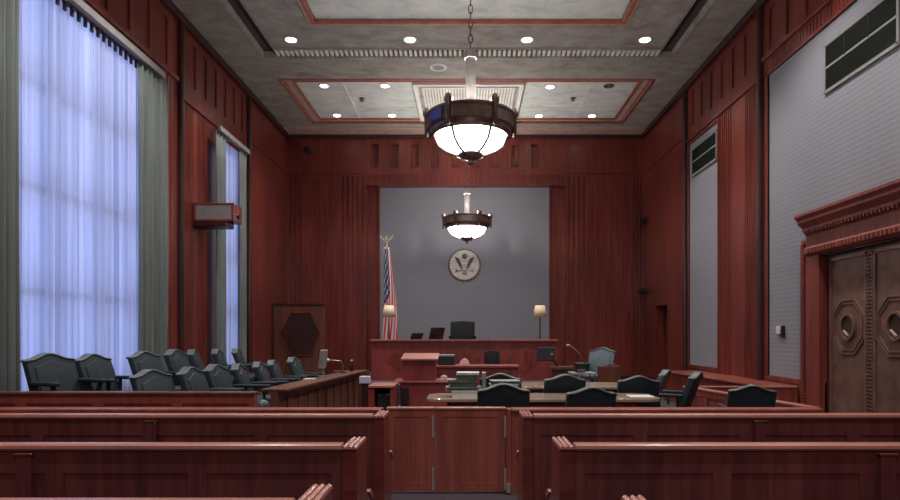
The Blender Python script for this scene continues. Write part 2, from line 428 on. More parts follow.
p = MB(); ringmb(p, MCo[0]-.06, MCo[1]+.06, MCo[2]-.06, MCo[3]+.06, .055, ZC-.012, ZC+.01); ringmb(p, RC[0]+.08, RC[1]-.08, RC[2]+.08, RC[3]-.08, .17, ZC+.03, ZC+.1)
p.box(XL, XR, YB-.62, YB-.05, ZC-.04, ZC+.01)
struct(p, 'trim_7', PINK, 'pinkish plaster bands beside the terracotta mouldings', bevel=.01)
p = MB(); ringmb(p, MCo[0]-.28, MCo[1]+.28, MCo[2]-.2, MCo[3]+.12, .04, ZC-.015, ZC+.01)
ringmb(p, GX0+.36, GX1-.36, 1.2, GY1-.36, .035, ZC-.02, ZC+.01)
ringmb(p, GX0-.06, GX1+.06, .9, GY1+.06, .05, ZC-.02, ZC+.01)
struct(p, 'trim_8', PL, 'narrow plaster beads round the main ceiling field')
p = MB()
p.box(GX0+.005, GX1-.005, GY1-.295, GY1-.005, ZC+.115, ZC+.14); p.box(GX0+.005, GX0+.295, 1.0, GY1-.3, ZC+.115, ZC+.14); p.box(GX1-.295, GX1-.005, 1.0, GY1-.3, ZC+.115, ZC+.14)
struct(p, 'trim_9', DARKGAP, 'dark sheet painting in the shade behind the slotted ceiling band')
p = MB()
n = 78
for i in range(n):
    x = GX0 + .34 + (GX1-GX0-.68)*i/(n-1); p.box(x-.026, x+.026, GY1-.27, GY1-.03, ZC-.005, ZC+.09)
struct(p, 'trim_10', PLB, 'pale plaster dentils in the slotted ceiling band')
# thin joint lines in rear coffer
p = MB()
for x in (-3.0, 3.0): p.box(x-.02, x+.02, 14.35, 16.8, ZC+.035, ZC+.06)
for x0, x1 in ((-3.9, -1.4), (1.5, 3.9)): p.box(x0, x1, 16.0, 16.03, ZC+.035, ZC+.06)
struct(p, 'trim_11', PLB, 'thin plaster ribs in the rear coffer')
# central grille the rear chandelier hangs from
gx0, gx1, gy0, gy1 = -1.30, 1.38, 14.38, 16.85
t = thing('ceiling_grille', 'square pale slatted ceiling grille above the smaller rear chandelier', 'ceiling grille', (.04, 15.6, ZC-.02))
p = MB(); ringmb(p, gx0, gx1, gy0, gy1, .1, ZC-.03, ZC+.06); ringmb(p, gx0+.2, gx1-.2, gy0+.2, gy1-.2, .05, ZC-.02, ZC+.05); p.build('frame', PLB, t, bevel=.01)
p = MB(); p.box(gx0+.1, gx1-.1, gy0+.1, gy1-.1, ZC+.04, ZC+.055); p.build('backing', PL, t)
p = MB()
for i in range(30):
    x = gx0 + .3 + (gx1-gx0-.6)*i/29
    p.box(x-.022, x+.022, gy0+.26, gy0+.7, ZC-.01, ZC+.05); p.box(x-.022, x+.022, gy1-.7, gy1-.26, ZC-.01, ZC+.05)
    p.box(x-.022, x+.022, gy0+.75, gy1-.75, ZC+.0, ZC+.05)
p.build('slats', PLB, t)

# ------------------------------------------------------------------ windows, curtains
def window(n, y0, y1, z0, z1, cols, rows):
    f = MB(); w = .07; x0, x1 = XL-.16, XL-.04
    f.box(x0, x1, y0, y0+w, z0, z1); f.box(x0, x1, y1-w, y1, z0, z1); f.box(x0, x1, y0, y1, z0, z0+w); f.box(x0, x1, y0, y1, z1-w, z1)
    for i in range(1, cols):
        y = y0 + (y1-y0)*i/cols; f.box(x0, x1, y-.04, y+.04, z0, z1)
    for j in range(1, rows):
        z = z0 + (z1-z0)*j/rows; f.box(x0, x1, y0, y1, z-.05, z+.05)
    o = struct(f, 'window_%d' % n, WO, ['tall window nearest the camera on the left wall', 'narrow far window on the left wall', 'window beside the public benches'][n-1])
    g = MB(); g.box(XL-.11, XL-.10, y0+w, y1-w, z0+w, z1-w); struct(g, 'window_pane', GLASS, '', o)
window(1, 7.05, 9.9, .7, 6.0, 3, 4)
window(2, 12.95, 14.0, .7, 5.78, 2, 4)
def curtain(name, mat, label, cat, x, y0, y1, z0, z1, folds, amp, group=None, gather=0, thick=0, parent=None):
    n = int(folds*10); rows = 10; vs = []; fs = []
    rnd = random.Random(int(y0*100)+int(amp*1000))
    ph = [rnd.uniform(-.9, .9) for _ in range(int(folds)+3)]; am = [rnd.uniform(.55, 1.2) for _ in range(int(folds)+3)]
    for j in range(rows+1):
        tz = j/rows; z = z0 + (z1-z0)*tz
        for i in range(n+1):
            s = i/n; k = s*folds; a = am[int(k)]*(1-(k%1)) + am[int(k)+1]*(k%1); q = ph[int(k)]*(1-(k%1)) + ph[int(k)+1]*(k%1)
            flat = 1 - .35*tz
            yy = y0 + (y1-y0)*(s + gather*(1-tz)*0)
            vs.append((x + amp*a*flat*sin(2*pi*k + q + .5*sin(tz*3+k)), yy + .25*(y1-y0)/folds*sin(4*pi*k)*.3, z))
    for j in range(rows):
        for i in range(n): a = j*(n+1)+i; fs.append((a, a+1, a+n+2, a+n+1))
    mb = MB().add(vs, fs)
    if parent is not None: o = mb.build(name, mat, parent, smooth=True)
    else: o = tag(mb.build(name, mat, None, smooth=True), label, cat, group)
    if thick:
        md = o.modifiers.new('t', 'SOLIDIFY'); md.thickness = thick
    return o
curtain('sheer_curtain', SHEER, 'wide translucent blue-lit sheer curtain across the large near window', 'curtain', XL+.12, 6.8, 9.85, .25, 5.83, 26, .035)
curtain('sheer_curtain', SHEER, 'narrow blue-lit sheer curtain across the far window', 'curtain', XL+.10, 12.8, 13.95, .25, 5.71, 10, .03)
G = 'grey-green drapes at the left wall windows'
curtain('drape', DRAPE, 'grey-green drape at the far left edge, left of the large sheer', 'curtain', XL+.17, 5.75, 6.98, .1, 5.84, 9, .05, G, thick=.012)
curtain('drape', DRAPE, 'grey-green drape between the large window and the fluted pilaster', 'curtain', XL+.18, 9.55, 10.45, .1, 5.86, 6, .06, G, thick=.012)
curtain('drape', DRAPE, 'slim grey-green drape on the left side of the far window', 'curtain', XL+.2, 12.45, 12.95, .1, 5.72, 3, .05, G, thick=.012)
curtain('drape', DRAPE, 'slim grey-green drape on the right side of the far window', 'curtain', XL+.2, 13.65, 14.12, .1, 5.72, 4, .05, G, thick=.012)
for (y0, y1, z, lab, x) in ((5.5, 10.2, 5.84, 'long pale grey curtain rail over the large near window', XL+.24), (12.45, 14.12, 5.72, 'short pale grey curtain rail over the far window', XL+.26)):
    t = thing('curtain_rail', lab, 'curtain rail', (x, (y0+y1)/2, z), 0, 'curtain rails')
    p = MB(); p.box(x-.035, x+.035, y0, y1, z, z+.11); p.build('rail', VENTG, t, bevel=.008)
    for yy in (y0+.2, (y0+y1)/2, y1-.2):
        p = MB(); p.box(XL+.002, x-.035, yy-.02, yy+.02, z+.04, z+.08); p.build('bracket', STEEL, t)
    if y1 < 11:
        p = MB(); yy = y0+.05; p.box(x-.09, x-.06, y0+.05, y1-.05, z-.012, z-.001)
        while yy < y1-.05: p.box(x-.09, x-.06, yy, yy+.04, z-.13, z-.005); yy += .14
        p.build('pleat_shade', BLACK, t)  # black tabs stand for the shaded gaps between pleats under the rail

# ------------------------------------------------------------------ vents on the right wall
def vent(y0, y1, z0, z1, lab, rows):
    t = thing('wall_vent', lab, 'wall vent', (XR, (y0+y1)/2, z0), 0, 'dark louvred vents high on the right wall')
    p = MB(); w = .045; xa, xb = XR-.015, XR+.02
    p.box(xa, xb, y0, y0+w, z0, z1); p.box(xa, xb, y1-w, y1, z0, z1); p.box(xa, xb, y0, y1, z0, z0+w); p.box(xa, xb, y0, y1, z1-w, z1)
    zm = z0 + (z1-z0)*.5; p.box(xa, xb, y0, y1, zm-.018, zm+.018)
    p.build('frame', VENTG, t, bevel=.006)
    p = MB(); n = 20
    for i in range(n):
        z = z0 + w + (z1-z0-2*w)*(i+.5)/n
        p.box(XR-.012, XR+.004, y0+w, y1-w, z-.008, z+.008)
    p.build('louvres', VENTD, t)
    p = MB(); p.box(XR+.004, XR+.018, y0+w, y1-w, z0+w, z1-w); p.build('backing', BLACK, t)
    for yy in (y0+(y1-y0)*.36, y0+(y1-y0)*.68):
        p = MB(); p.box(XR-.016, XR, yy-.012, yy+.012, zm, z1-w); p.build('divider', VENTD, t)
vent(12.72, 14.15, 5.2, 5.85, 'dark louvred vent at the top of the narrow far grey panel', 2)
vent(7.35, 8.9, 5.05, 5.78, 'large dark louvred vent above the bronze doors', 2)
t = thing('wall_thermostat', 'small pale thermostat on the grey panel beside the bronze doors', 'thermostat', (XR, 10.15, 1.5))
p = MB(); p.box(XR-.03, XR+.02, 10.12, 10.24, 1.50, 1.64); p.build('housing', WHITE, t, bevel=.008)
p = MB(); p.box(XR-.03, XR+.02, 10.03, 10.08, 1.44, 1.64); p.build('key_box', BLACK, t, bevel=.005)

# ------------------------------------------------------------------ bronze double door, right wall
t = thing('bronze_double_door', 'bronze double door with octagon mouldings and oval glazed openings, right wall', 'door', (XR+.07, 7.0, 0))
YD = [8.87, 7.93, 6.99]
for k in range(2):
    a, b = YD[k+1]+.01, YD[k]-.01; cy = (a+b)/2; cz = 1.60
    p = MB(); p.box(XR+.04, XR+.10, a, b, 0.01, 2.70); leaf = p.build('door_leaf', BRONZED, t, bevel=.006)
    q = MB()
    w = .035; xa, xb = XR+.018, XR+.04
    for (y0, y1, z0, z1) in ((a+.06, a+.06+w, .1, 2.6), (b-.06-w, b-.06, .1, 2.6), (a+.06, b-.06, 2.56, 2.6), (a+.06, b-.06, .1, .14)): q.box(xa, xb, y0, y1, z0, z1)
    # vertical beading by the meeting stile
    for z in range(50): q.box(xa, xb, (a if k == 0 else b-.05), (a+.05 if k == 0 else b), .1+z*.05, .1+z*.05+.03)
    def octring(r0, r1, h):
        pts = [(cos(pi/8+i*pi/4), sin(pi/8+i*pi/4)) for i in range(8)]
        for i in range(8):
            p0, p1 = pts[i], pts[(i+1)%8]; s = .92
            vs = []
            for x in (xa-h, xb):
                for (pp, rr) in ((p0, r0), (p1, r0), (p1, r1), (p0, r1)): vs.append((x, cy+pp[0]*rr*s, cz+pp[1]*rr))
            q.add(vs, [(0,1,2,3),(7,6,5,4),(0,4,5,1),(1,5,6,2),(2,6,7,3),(3,7,4,0)])
    octring(.42, .395, -.006); octring(.36, .345, -.008)
    q.build('moulding', BRONZEL, t)
    # oval opening ring and glass
    q = MB(); n = 28
    for i in range(n):
        t0, t1 = 2*pi*i/n, 2*pi*(i+1)/n; vs = []
        for x in (xa-.012, xb):
            for (tt, rr) in ((t0, .19), (t1, .19), (t1, .155), (t0, .155)): vs.append((x, cy+cos(tt)*rr*.85, cz+sin(tt)*rr))
        q.add(vs, [(0,1,2,3),(7,6,5,4),(0,4,5,1),(1,5,6,2),(2,6,7,3),(3,7,4,0)])
    q.build('window_rim', BRONZEL, leaf)
    q = MB(); q.prism([(cos(2*pi*i/28)*.155*.85, sin(2*pi*i/28)*.155) for i in range(28)], lambda u, v: (XR+.039, cy+u, cz+v), lambda u, v: (XR+.032, cy+u, cz+v))
    q.build('window_glass', BROWNG, leaf)
    q = MB(); q.bar((XR+.028, cy+.09, cz-.05), (XR+.028, cy-.02, cz-.13), .03, .03); q.build('oval_glint', PINK, leaf, bevel=.008)  # pink bar paints a reflection across the oval glass
t = thing('door_surround', 'carved mahogany door surround with heavy dentilled cornice, right wall', 'door surround', (XR, 7.0, 0))
p = MB(); ya, yb = 5.25, 8.88
p.box(XR-.10, XR+.04, yb, yb+.47, 0, 2.95)
p.build('jamb', WM, t, bevel=.01)
p = MB()
for i in range(62): p.box(XR-.125, XR-.10, yb+.34, yb+.45, .05+i*.046, .05+i*.046+.028)
p.build('bead_moulding', WM, t)
p = MB(); p.box(XR-.06, XR+.1, ya, yb, 2.66, 2.8)
p.build('head', WD, t)
p = MB()
prof = [(.0, 2.68), (.11, 2.68), (.15, 2.72), (.15, 2.79), (.12, 2.82), (.125, 2.98), (.14, 3.03), (.17, 3.06), (.17, 3.10), (.19, 3.13), (.23, 3.18), (.23, 3.22), (.27, 3.27), (.27, 3.31), (0, 3.31)]
p.prism(prof, lambda u, v: (XR-u, ya-.4, v), lambda u, v: (XR-u, yb+.28 + (u-.12)*.5, v))
p.build('cornice', WM, t)
p = MB()
yy = ya-.3
while yy < yb+.24: p.box(XR-.185, XR-.14, yy, yy+.035, 3.01, 3.06); yy += .075
yy = ya-.3
while yy < yb+.22: p.box(XR-.17, XR-.14, yy, yy+.04, 2.715, 2.79); yy += .08
p.build('dentils', WM, t, bevel=.004)

# ------------------------------------------------------------------ left wall unit and open door leaf with hexagon
t = thing('wall_mounted_cabinet', 'wood framed box unit with grey front jutting out from the left wall', 'wall unit', (XL, 12.0, 3.62))
y0 = 11.8; xr = sx(233.5, y0)
p = MB(); p.box(XL, xr, y0+.02, y0+.46, 3.73, 4.07); p.build('body', W, t, bevel=.01)
p = MB(); ringf = lambda a, b, c, d, w, ya, yb: [p.box(a, b, ya, yb, c, c+w), p.box(a, b, ya, yb, d-w, d), p.box(a, a+w, ya, yb, c, d), p.box(b-w, b, ya, yb, c, d)]
ringf(XL+.03, xr, 3.72, 4.08, .04, y0-.01, y0+.02); p.build('frame', WB, t, bevel=.006)
p = MB(); p.box(XL+.07, xr-.04, y0+.004, y0+.018, 3.76, 4.04); p.build('front_glass', VENTG, t)
p = MB(); p.box(XL, xr-.14, y0+.0, y0+.4, 3.62, 3.73); p.build('lower_box', WD, t, bevel=.02)
p = MB(); p.cyl((xr-.002, y0+.24, 3.86), (xr+.03, y0+.24, 3.86), .05, n=12); p.build('knob', BLACK, t)

t = thing('open_panelled_door', 'brown wooden door leaf with hexagonal inlay standing open in the far left corner', 'door', (XL+.1, 16.6, 0))
yd = 16.6; xa, xb = XL+.06, sx(325, yd); zt = sz(305, yd)
p = MB(); p.box(xa, xb, yd, yd+.06, 0, zt); p.build('door_leaf', WO, t, bevel=.006)
cx, cz = (xa+xb)/2+.03, sz(337, yd)
p = MB(); pts = [(-.28, .66), (.28, .66), (.58, .1), (.28, -.5), (-.28, -.5), (-.58, .1)]
p.prism([(cx+a*.95, cz+b) for a, b in pts], lambda u, v: (u, yd-.02, v), lambda u, v: (u, yd, v)); p.build('hexagon_inlay', WD, t, bevel=.01)
p = MB()
for i in range(6):
    a, b = pts[i], pts[(i+1)%6]; p.bar((cx+a[0]*.98, yd-.022, cz+a[1]*1.02), (cx+b[0]*.98, yd-.022, cz+b[1]*1.02), .02, .03)
p.build('hexagon_moulding', W, t)
p = MB(); p.box(xa, xb, yd-.03, yd+.08, zt, zt+.05); p.box(xa-.05, xa, yd-.02, yd+.08, 0, zt+.05); p.build('edge_trim', WD, t, bevel=.005)

# small cameras
def cam(px, py, y, x, lab):
    z = sz(py, y)
    t = thing('security_camera', lab, 'security camera', (x, y, z), 0, 'small black cameras on the far walls')
    p = MB(); p.box(x-.09, x+.09, y-.12, y+.03, z-.07, z+.09); p.build('housing', BLACK, t, bevel=.02)
    p = MB(); p.cyl((x, y-.16, z), (x, y-.12, z), .045, n=12); p.build('lens', SCREEN, t)
    p = MB(); p.cyl((x, y+.03, z), (x+.02, YB, z), .025, n=8); p.build('bracket', BLACK, t)
cam(641, 222, 17.7, sx(641.5, 17.7), 'upper small black camera in the far right corner')
cam(641, 291, 17.7, sx(641.5, 17.7), 'lower small black camera in the far right corner')
cam(308, 151, 17.8, sx(308, 17.8), 'tiny black camera high on the back wall, upper left')

# ------------------------------------------------------------------ chandeliers
def chandelier(loc, stem_top, lab, blue):
    x, y = loc; z = 4.28
    t = thing('chandelier', lab, 'chandelier', (x, y, z), 0, 'bronze bowl chandeliers')
    p = MB(); p.lathe([(.47, .00), (.52, -.03), (.565, .0), (.58, .05), (.605, .07), (.605, .22), (.62, .235), (.62, .265), (.58, .27), (.56, .24), (.56, .09), (.50, .06), (.47, .04)], (x, y, z), 48, close=True)
    ring = p.build('ring', BRONZE, t, smooth=False, bevel=0)
    for q in ring.data.polygons: q.use_smooth = True
    md = ring.modifiers.new('e', 'EDGE_SPLIT'); md.split_angle = R(30)
    p = MB(); p.lathe([(.50, .02), (.49, -.04), (.435, -.14), (.33, -.215), (.21, -.26), (.08, -.275), (.03, -.275)], (x, y, z), 40)
    p.build('glass_bowl', LAMP, t, smooth=True)
    for i in range(6):
        a = 2*pi*(i+.5)/6 + pi/2 + .02; p = MB()
        p.tube([(x+r*cos(a), y+r*sin(a), z+h) for r, h in ((.52, .02), (.505, -.04), (.45, -.15), (.345, -.23), (.22, -.278), (.08, -.295))], .019, 6)
        p.build('rib', BRONZE, t, smooth=True)
    p = MB(); p.lathe([(.0, -.42), (.03, -.41), (.045, -.375), (.03, -.345), (.11, -.33), (.18, -.285), (.17, -.235), (0, -.235)], (x, y, z), 24); p.build('bottom_boss', BRONZE, t, smooth=True)
    for i in range(6):
        a = 2*pi*(i+.5)/6 + pi/2 + .02; cx_, cy_ = x+.615*cos(a), y+.615*sin(a); p = MB()
        p.lathe([(0, -.04), (.026, -.02), (.034, .24), (.054, .28), (.054, .33), (.034, .37), (0, .39)], (cx_, cy_, z+.0), 10); p.build('finial', BRONZE, t, smooth=True)
    p = MB(); p.lathe([(.0, .0), (.07, 0), (.07, stem_top-z-.12), (.09, stem_top-z-.12), (.09, stem_top-z-.02), (.04, stem_top-z), (0, stem_top-z)], (x, y, z+.0), 16)
    p.build('stem', SILVER, t, smooth=False)
    p = MB()
    for i in range(3):
        a = 2*pi*i/3 + .3; p.bar((x+.05*cos(a), y+.05*sin(a), z+.2), (x+.6*cos(a), y+.6*sin(a), z+.2), .03, .03)
    p.build('spokes', BRONZE, t)
    p = MB(); zz = stem_top; k = 0; zend = ZC + (.06 if y > 13 else .05)
    while zz < zend-.05:
        L = .13; r = .028
        pts = []
        for i in range(13):
            a = 2*pi*i/12; u = r*sin(a); w = cos(a)*(L/2)
            pts.append((x+(u if k%2 else 0), y+(0 if k%2 else u), zz+L/2+w-.01))
        p.tube(pts, .009, 5); zz += .105; k += 1
    p.build('chain', BRONZE, t, smooth=True)
    p = MB(); p.lathe([(0, -.06), (.05, -.05), (.13, -.01), (.14, .02), (0, .02)], (x, y, zend-.02), 20); p.build('ceiling_rose', BRONZE, t, smooth=True)
    if blue:
        p = MB(); n = 8
        for i in range(n):
            a0 = pi*1.235 - .24 + .40*i/n; a1 = a0 + .40/n; vs = []
            for rr in (.60, .625):
                vs += [(x+cos(a0)*rr, y+sin(a0)*rr, z+.08), (x+cos(a1)*rr, y+sin(a1)*rr, z+.08), (x+cos(a1)*rr, y+sin(a1)*rr, z+.215), (x+cos(a0)*rr, y+sin(a0)*rr, z+.215)]
            p.add(vs, [(0,1,2,3),(7,6,5,4),(0,4,5,1),(1,5,6,2),(2,6,7,3),(3,7,4,0)])
        p.build('blue_enamel_plaque', BLUEP, t)
    l = bpy.data.lights.new('chandelier_bulb', 'POINT'); l.energy = 480; l.color = (1, .93, .86); l.shadow_soft_size = .12
    lo = bpy.data.objects.new('chandelier_bulb', l); lo.location = (0, 0, .42); COL.objects.link(lo); lo.parent = t
    return t
chandelier((.05, 8.4), 5.47, 'large bronze bowl chandelier nearest the camera, hanging by a chain', True)
chandelier((0.0, 15.7), 5.28, 'smaller looking rear chandelier hanging in front of the grey panel', False)

# ------------------------------------------------------------------ ceiling fittings
def downlight(x, y, z, lab, lit=True, power=60, r=.12):
    t = thing('ceiling_downlight', lab, 'downlight', (x, y, z), 0, 'round recessed downlights')
    p = MB(); p.lathe([(r, -.002), (r+.03, -.012), (r+.04, .0), (r+.04, .012), (r, .012)], (x, y, z), 28, close=True); p.build('trim_ring', WHITE if lit else BRONZEL, t, smooth=True)
    p = MB(); p.lathe([(0, -.004), (r, -.004), (r, .008), (0, .008)], (x, y, z), 28); p.build('lens', DISC if lit else BLACK, t)
    if not lit:
        p = MB(); p.ball((x+.02, y, z-.01), (.07, .07, .035), 12); p.build('eyeball', BRONZEL, t, smooth=True)
    elif power:
        spot(x, y, z-.03, power)
def spot(x, y, z, power, size=118):
    l = bpy.data.lights.new('ceiling_beam', 'SPOT'); l.energy = power; l.color = (1, .92, .84); l.spot_size = R(size); l.spot_blend = .6; l.shadow_soft_size = .12
    o = bpy.data.objects.new('ceiling_beam', l); o.location = (x, y, z); COL.objects.link(o)
Z1 = ZC + 0.0
nm = ['far left', 'centre left', 'centre right', 'far right']
for k, px in enumerate((291, 410, 527, 645)):
    downlight(sx(px, 12.24), 12.24, Z1, 'lit downlight in the row in front of the dentil band, ' + nm[k], power=380, r=.105)
Z2 = ZC + .05
for px, py, lab, lit in ((324, 86, 'lit downlight in the rear coffer, leftmost of its near row', 1), (385, 86, 'lit downlight in the rear coffer, near row just left of the grille', 1),
                    (550, 87, 'lit downlight in the rear coffer, near row just right of the grille', 1), (609, 86, 'unlit brown eyeball downlight in the rear coffer, right side', 0),
                    (337, 115.5, 'lit downlight in the rear coffer, leftmost of its far row', 1), (392, 115.5, 'lit downlight in the rear coffer, far row just left of the grille', 1),
                    (539, 116, 'lit downlight in the rear coffer, far row just right of the grille', 1), (592, 116, 'lit downlight in the rear coffer, rightmost of its far row', 1)):
    y = 600*(ZC-.0-EYE+.05)/(334-py); downlight(sx(px, y), y, Z2, lab, bool(lit), 250 if py < 100 else 0, .095)
for (x, y) in ((-3.6, 8.6), (3.6, 8.6), (-3.6, 5.2), (3.6, 5.2), (-3.6, 1.6), (3.6, 1.6)): spot(x, y, ZC-.05, 450)  # unseen spots added to light the foreground, without fixtures
for px, lab in ((362, 'tiny dark sprinkler head in the rear coffer, left of the grille'), (573, 'tiny dark sprinkler head in the rear coffer, right of the grille')):
    y = 15.4; x = sx(px, y)
    t = thing('sprinkler_head', lab, 'sprinkler', (x, y, Z2), 0, 'sprinkler heads')
    p = MB(); p.lathe([(0, .004), (.07, .004), (.07, -.01), (.025, -.02), (.025, -.06), (0, -.06)], (x, y, Z2), 14); p.build('body', BRONZE, t)
    p = MB(); p.lathe([(0, -.06), (.05, -.06), (.05, -.07), (0, -.07)], (x, y, Z2), 12); p.build('deflector', BRONZE, t)
t = thing('ceiling_speaker', 'round pale ceiling speaker just behind the dentil band', 'ceiling speaker', (-.65, 13.5, ZC))
p = MB(); p.lathe([(.13, -.01), (.17, -.018), (.20, -.002), (.20, .004), (.13, .004)], (-.65, 13.5, ZC), 28, close=True); p.build('rim', PLB, t, smooth=True)
p = MB(); p.lathe([(0, -.008), (.13, -.008), (.13, .003), (0, .003)], (-.65, 13.5, ZC), 28); p.build('grille', GREYP, t)

# ------------------------------------------------------------------ seal on the grey panel
sy = YB + .34; scx, scz, sr = sx(464.5, sy), sz(265, sy), .50
t = thing('round_seal', 'round cream and bronze eagle seal on the grey back panel', 'wall seal', (scx, sy, scz))
def ydisc(mb, r, y0, y1, n=40, rx=1, rz=1, cx=0, cz=0):
    mb.prism([(scx+cx+cos(2*pi*i/n)*r*rx, scz+cz+sin(2*pi*i/n)*r*rz) for i in range(n)], lambda u, v: (u, y0, v), lambda u, v: (u, y1, v))
p = MB(); ydisc(p, sr, sy, sy-.03); p.build('rim', SEALD, t, bevel=.01)
p = MB(); ydisc(p, sr*.90, sy-.03, sy-.045); p.build('field', SEALW, t, bevel=.004)
p = MB()
for i in range(36):
    a = 2*pi*i/36; M = Matrix.Translation((scx+cos(a)*sr*.95, sy-.035, scz+sin(a)*sr*.95)); p.box(-.018, .018, -.008, .008, -.018, .018, M)
p.build('rope_border', GREYP, t, bevel=.004)
for s in (-1, 1):
    pts = [(.06, -.14), (.12, -.10), (.18, .0), (.25, .12), (.30, .26), (.24, .22), (.17, .20), (.12, .10), (.08, .0)]
    p = MB(); p.prism([(scx+s*a, scz+b) for a, b in pts], lambda u, v: (u, sy-.045, v), lambda u, v: (u, sy-.07, v)); p.build('wing', SEALD, t, bevel=.006)
    p = MB(); p.bar((scx+s*.06, sy-.05, scz-.16), (scx+s*.22, sy-.05, scz-.20), .02, .025)
    for k in range(5): p.bar((scx+s*(.20), sy-.05, scz-.20), (scx+s*(.26+.01*k), sy-.05, scz-.10-.035*k), .012, .014)
    p.build('olive_branch' if s < 0 else 'arrows', SEALD if s < 0 else GREYP, t)
p = MB(); p.prism([(scx+a, scz+b) for a, b in ((-.08, .08), (.08, .08), (.08, -.08), (.0, -.18), (-.08, -.08))], lambda u, v: (u, sy-.045, v), lambda u, v: (u, sy-.08, v)); sh = p.build('shield', SEALW, t, bevel=.006)
p = MB()
for k in range(4): p.box(scx-.06+k*.033, scx-.045+k*.033, sy-.086, sy-.08, scz-.10, scz+.02)
p.build('shield_stripes', plain('faded_red', (.35, .16, .14), .6), sh)
p = MB(); p.ball((scx, sy-.07, scz+.12), (.035, .02, .04), 10); p.bar((scx-.02, sy-.08, scz+.12), (scx-.07, sy-.08, scz+.11), .02, .02); p.build('eagle_head', SEALW, t, smooth=True)
p = MB(); p.prism([(scx+a, scz+b) for a, b in ((-.03, -.15), (.03, -.15), (.09, -.29), (.0, -.31), (-.09, -.29))], lambda u, v: (u, sy-.045, v), lambda u, v: (u, sy-.06, v)); p.build('tail', GREYP, t, bevel=.004)
p = MB(); ydisc(p, .085, sy-.045, sy-.058, 20, cx=0, cz=.26); p.build('star_cluster', GREENP, t, bevel=.004)

# ------------------------------------------------------------------ platforms
p = MB(); p.box(-2.75, 3.4, 12.75, YB+.36, 0, .42); struct(p, 'floor_dais', CARPET, 'low carpeted dais under the bench', bevel=.01)
p = MB(); p.box(-2.3, 2.2, 14.35, 17.6, .42, .74); struct(p, 'floor_dais_upper', CARPET, 'raised carpeted floor behind the judge bench', bevel=.01)
p = MB(); p.prism([(XL, 6.26), (-2.25, 6.26), (-1.95, 11.0), (XL, 11.6)], lambda u, v: (u, v, 0), lambda u, v: (u, v, .1)); struct(p, 'floor_jury', CARPET, 'low carpeted platform of the jury box')
p = MB(); p.prism([(XL+.02, 6.3), (-4.05, 6.3), (-3.62, 11.4), (XL+.02, 11.5)], lambda u, v: (u, v, .1), lambda u, v: (u, v, .26)); struct(p, 'floor_jury_upper', CARPET, 'higher step for the back jury row')

# ------------------------------------------------------------------ chairs
def camel(w, z0, zs, zc, n=18, e=.02):
    pts = [(-w/2+e, z0), (-w/2, z0+e)]
    for i in range(n+1):
        x = -w/2 + w*i/n; k = abs(x)/(w/2)
        h = zs + (zc-zs)*(.5+.5*cos(pi*min(1, k/.85)))
        if k > .96: h -= .012
        pts.append((x, h))
    pts += [(w/2, z0+e), (w/2-e, z0)]
    return pts
def make_chair(leather, pipe, w=.54, h=.98, label='', cat='chair', name='leather_chair', round_top=False, rise=.065):
    t = thing(name, label, cat)
    z0, zs = .47, h-rise
    pts = camel(w, z0, zs, h) if not round_top else [(w/2*cos(a), z0+.05+(h-z0-.05)*max(-.2, sin(a))) for a in [pi*i/16 for i in range(17)]] + [(-w/2, z0), (w/2, z0)]
    lean = lambda z: -.19 - .19*(z-z0)/(h-z0)          # rear face y
    p = MB(); p.prism(pts, lambda u, v: (u, lean(v), v), lambda u, v: (u, lean(v)+.085, v))
    bk = p.build('backrest', leather, t, bevel=.022, seg=3)
    top = [q for q in pts if q[1] > z0+.1]
    if pipe is not None and not round_top:
        q = MB(); inner = camel(w-.09, z0+.06, zs-.045, h-.045)
        q.prism(pts[2:-2], lambda u, v: (u*1.006, lean(v)-.006, v+.004), lambda u, v: (u*1.006, lean(v)+.03, v+.004))
        q2 = MB()
        a = [(u*1.0, v+.004) for u, v in pts[2:-2]]
        q2.tube([(u, lean(v)+.0, v) for u, v in a], .013, 6); q2.tube([(u, lean(v)+.085, v) for u, v in a], .013, 6)
        for k in range(len(a)-1):
            (u0, v0), (u1, v1) = a[k], a[k+1]
            q2.add([(u0, lean(v0), v0+.008), (u1, lean(v1), v1+.008), (u1, lean(v1)+.085, v1+.008), (u0, lean(v0)+.085, v0+.008)], [(0,1,2,3)])
        q2.build('edge_piping', pipe, bk, smooth=True, world=False)
    inn = camel(w-.13, z0+.04, zs-.06, h-.065)
    q = MB(); q.prism(inn, lambda u, v: (u, lean(v)+.08, v), lambda u, v: (u, lean(v)+.10, v)); q.build('front_cushion', leather, bk, bevel=.012, seg=3, world=False)
    p = MB(); p.box(-w/2+.02, w/2-.02, -.2, .28, .40, .51); p.build('seat', leather, t, bevel=.04, seg=3)
    for s in (-1, 1):
        p = MB(); p.box(s*w/2-.035, s*w/2+.035, -.20, .20, .655, .70); ar = p.build('armrest', leather, t, bevel=.018, seg=3)
        for ay, by in ((.13, .10), (-.14, -.12)):
            p = MB(); p.bar((s*w/2, ay, .66), (s*(w/2-.03), by, .45), .04, .03); p.build('arm_support', BLACK, ar, world=False)
    p = MB(); p.cyl((0,.03,.10), (0,.03,.41), .03, n=12); p.cyl((0,.03,.36), (0,.03,.41), .1, n=12); p.build('pedestal', BLACK, t)
    p = MB()
    for i in range(5):
        a = 2*pi*i/5+.3; e = Vector((cos(a)*.28, .03+sin(a)*.28, .07)); p.bar((0,.03,.12), e, .045, .035); p.ball((e.x, e.y, .032), .032, 8)
    p.build('base', BLACK, t)
    return t
protos = {}
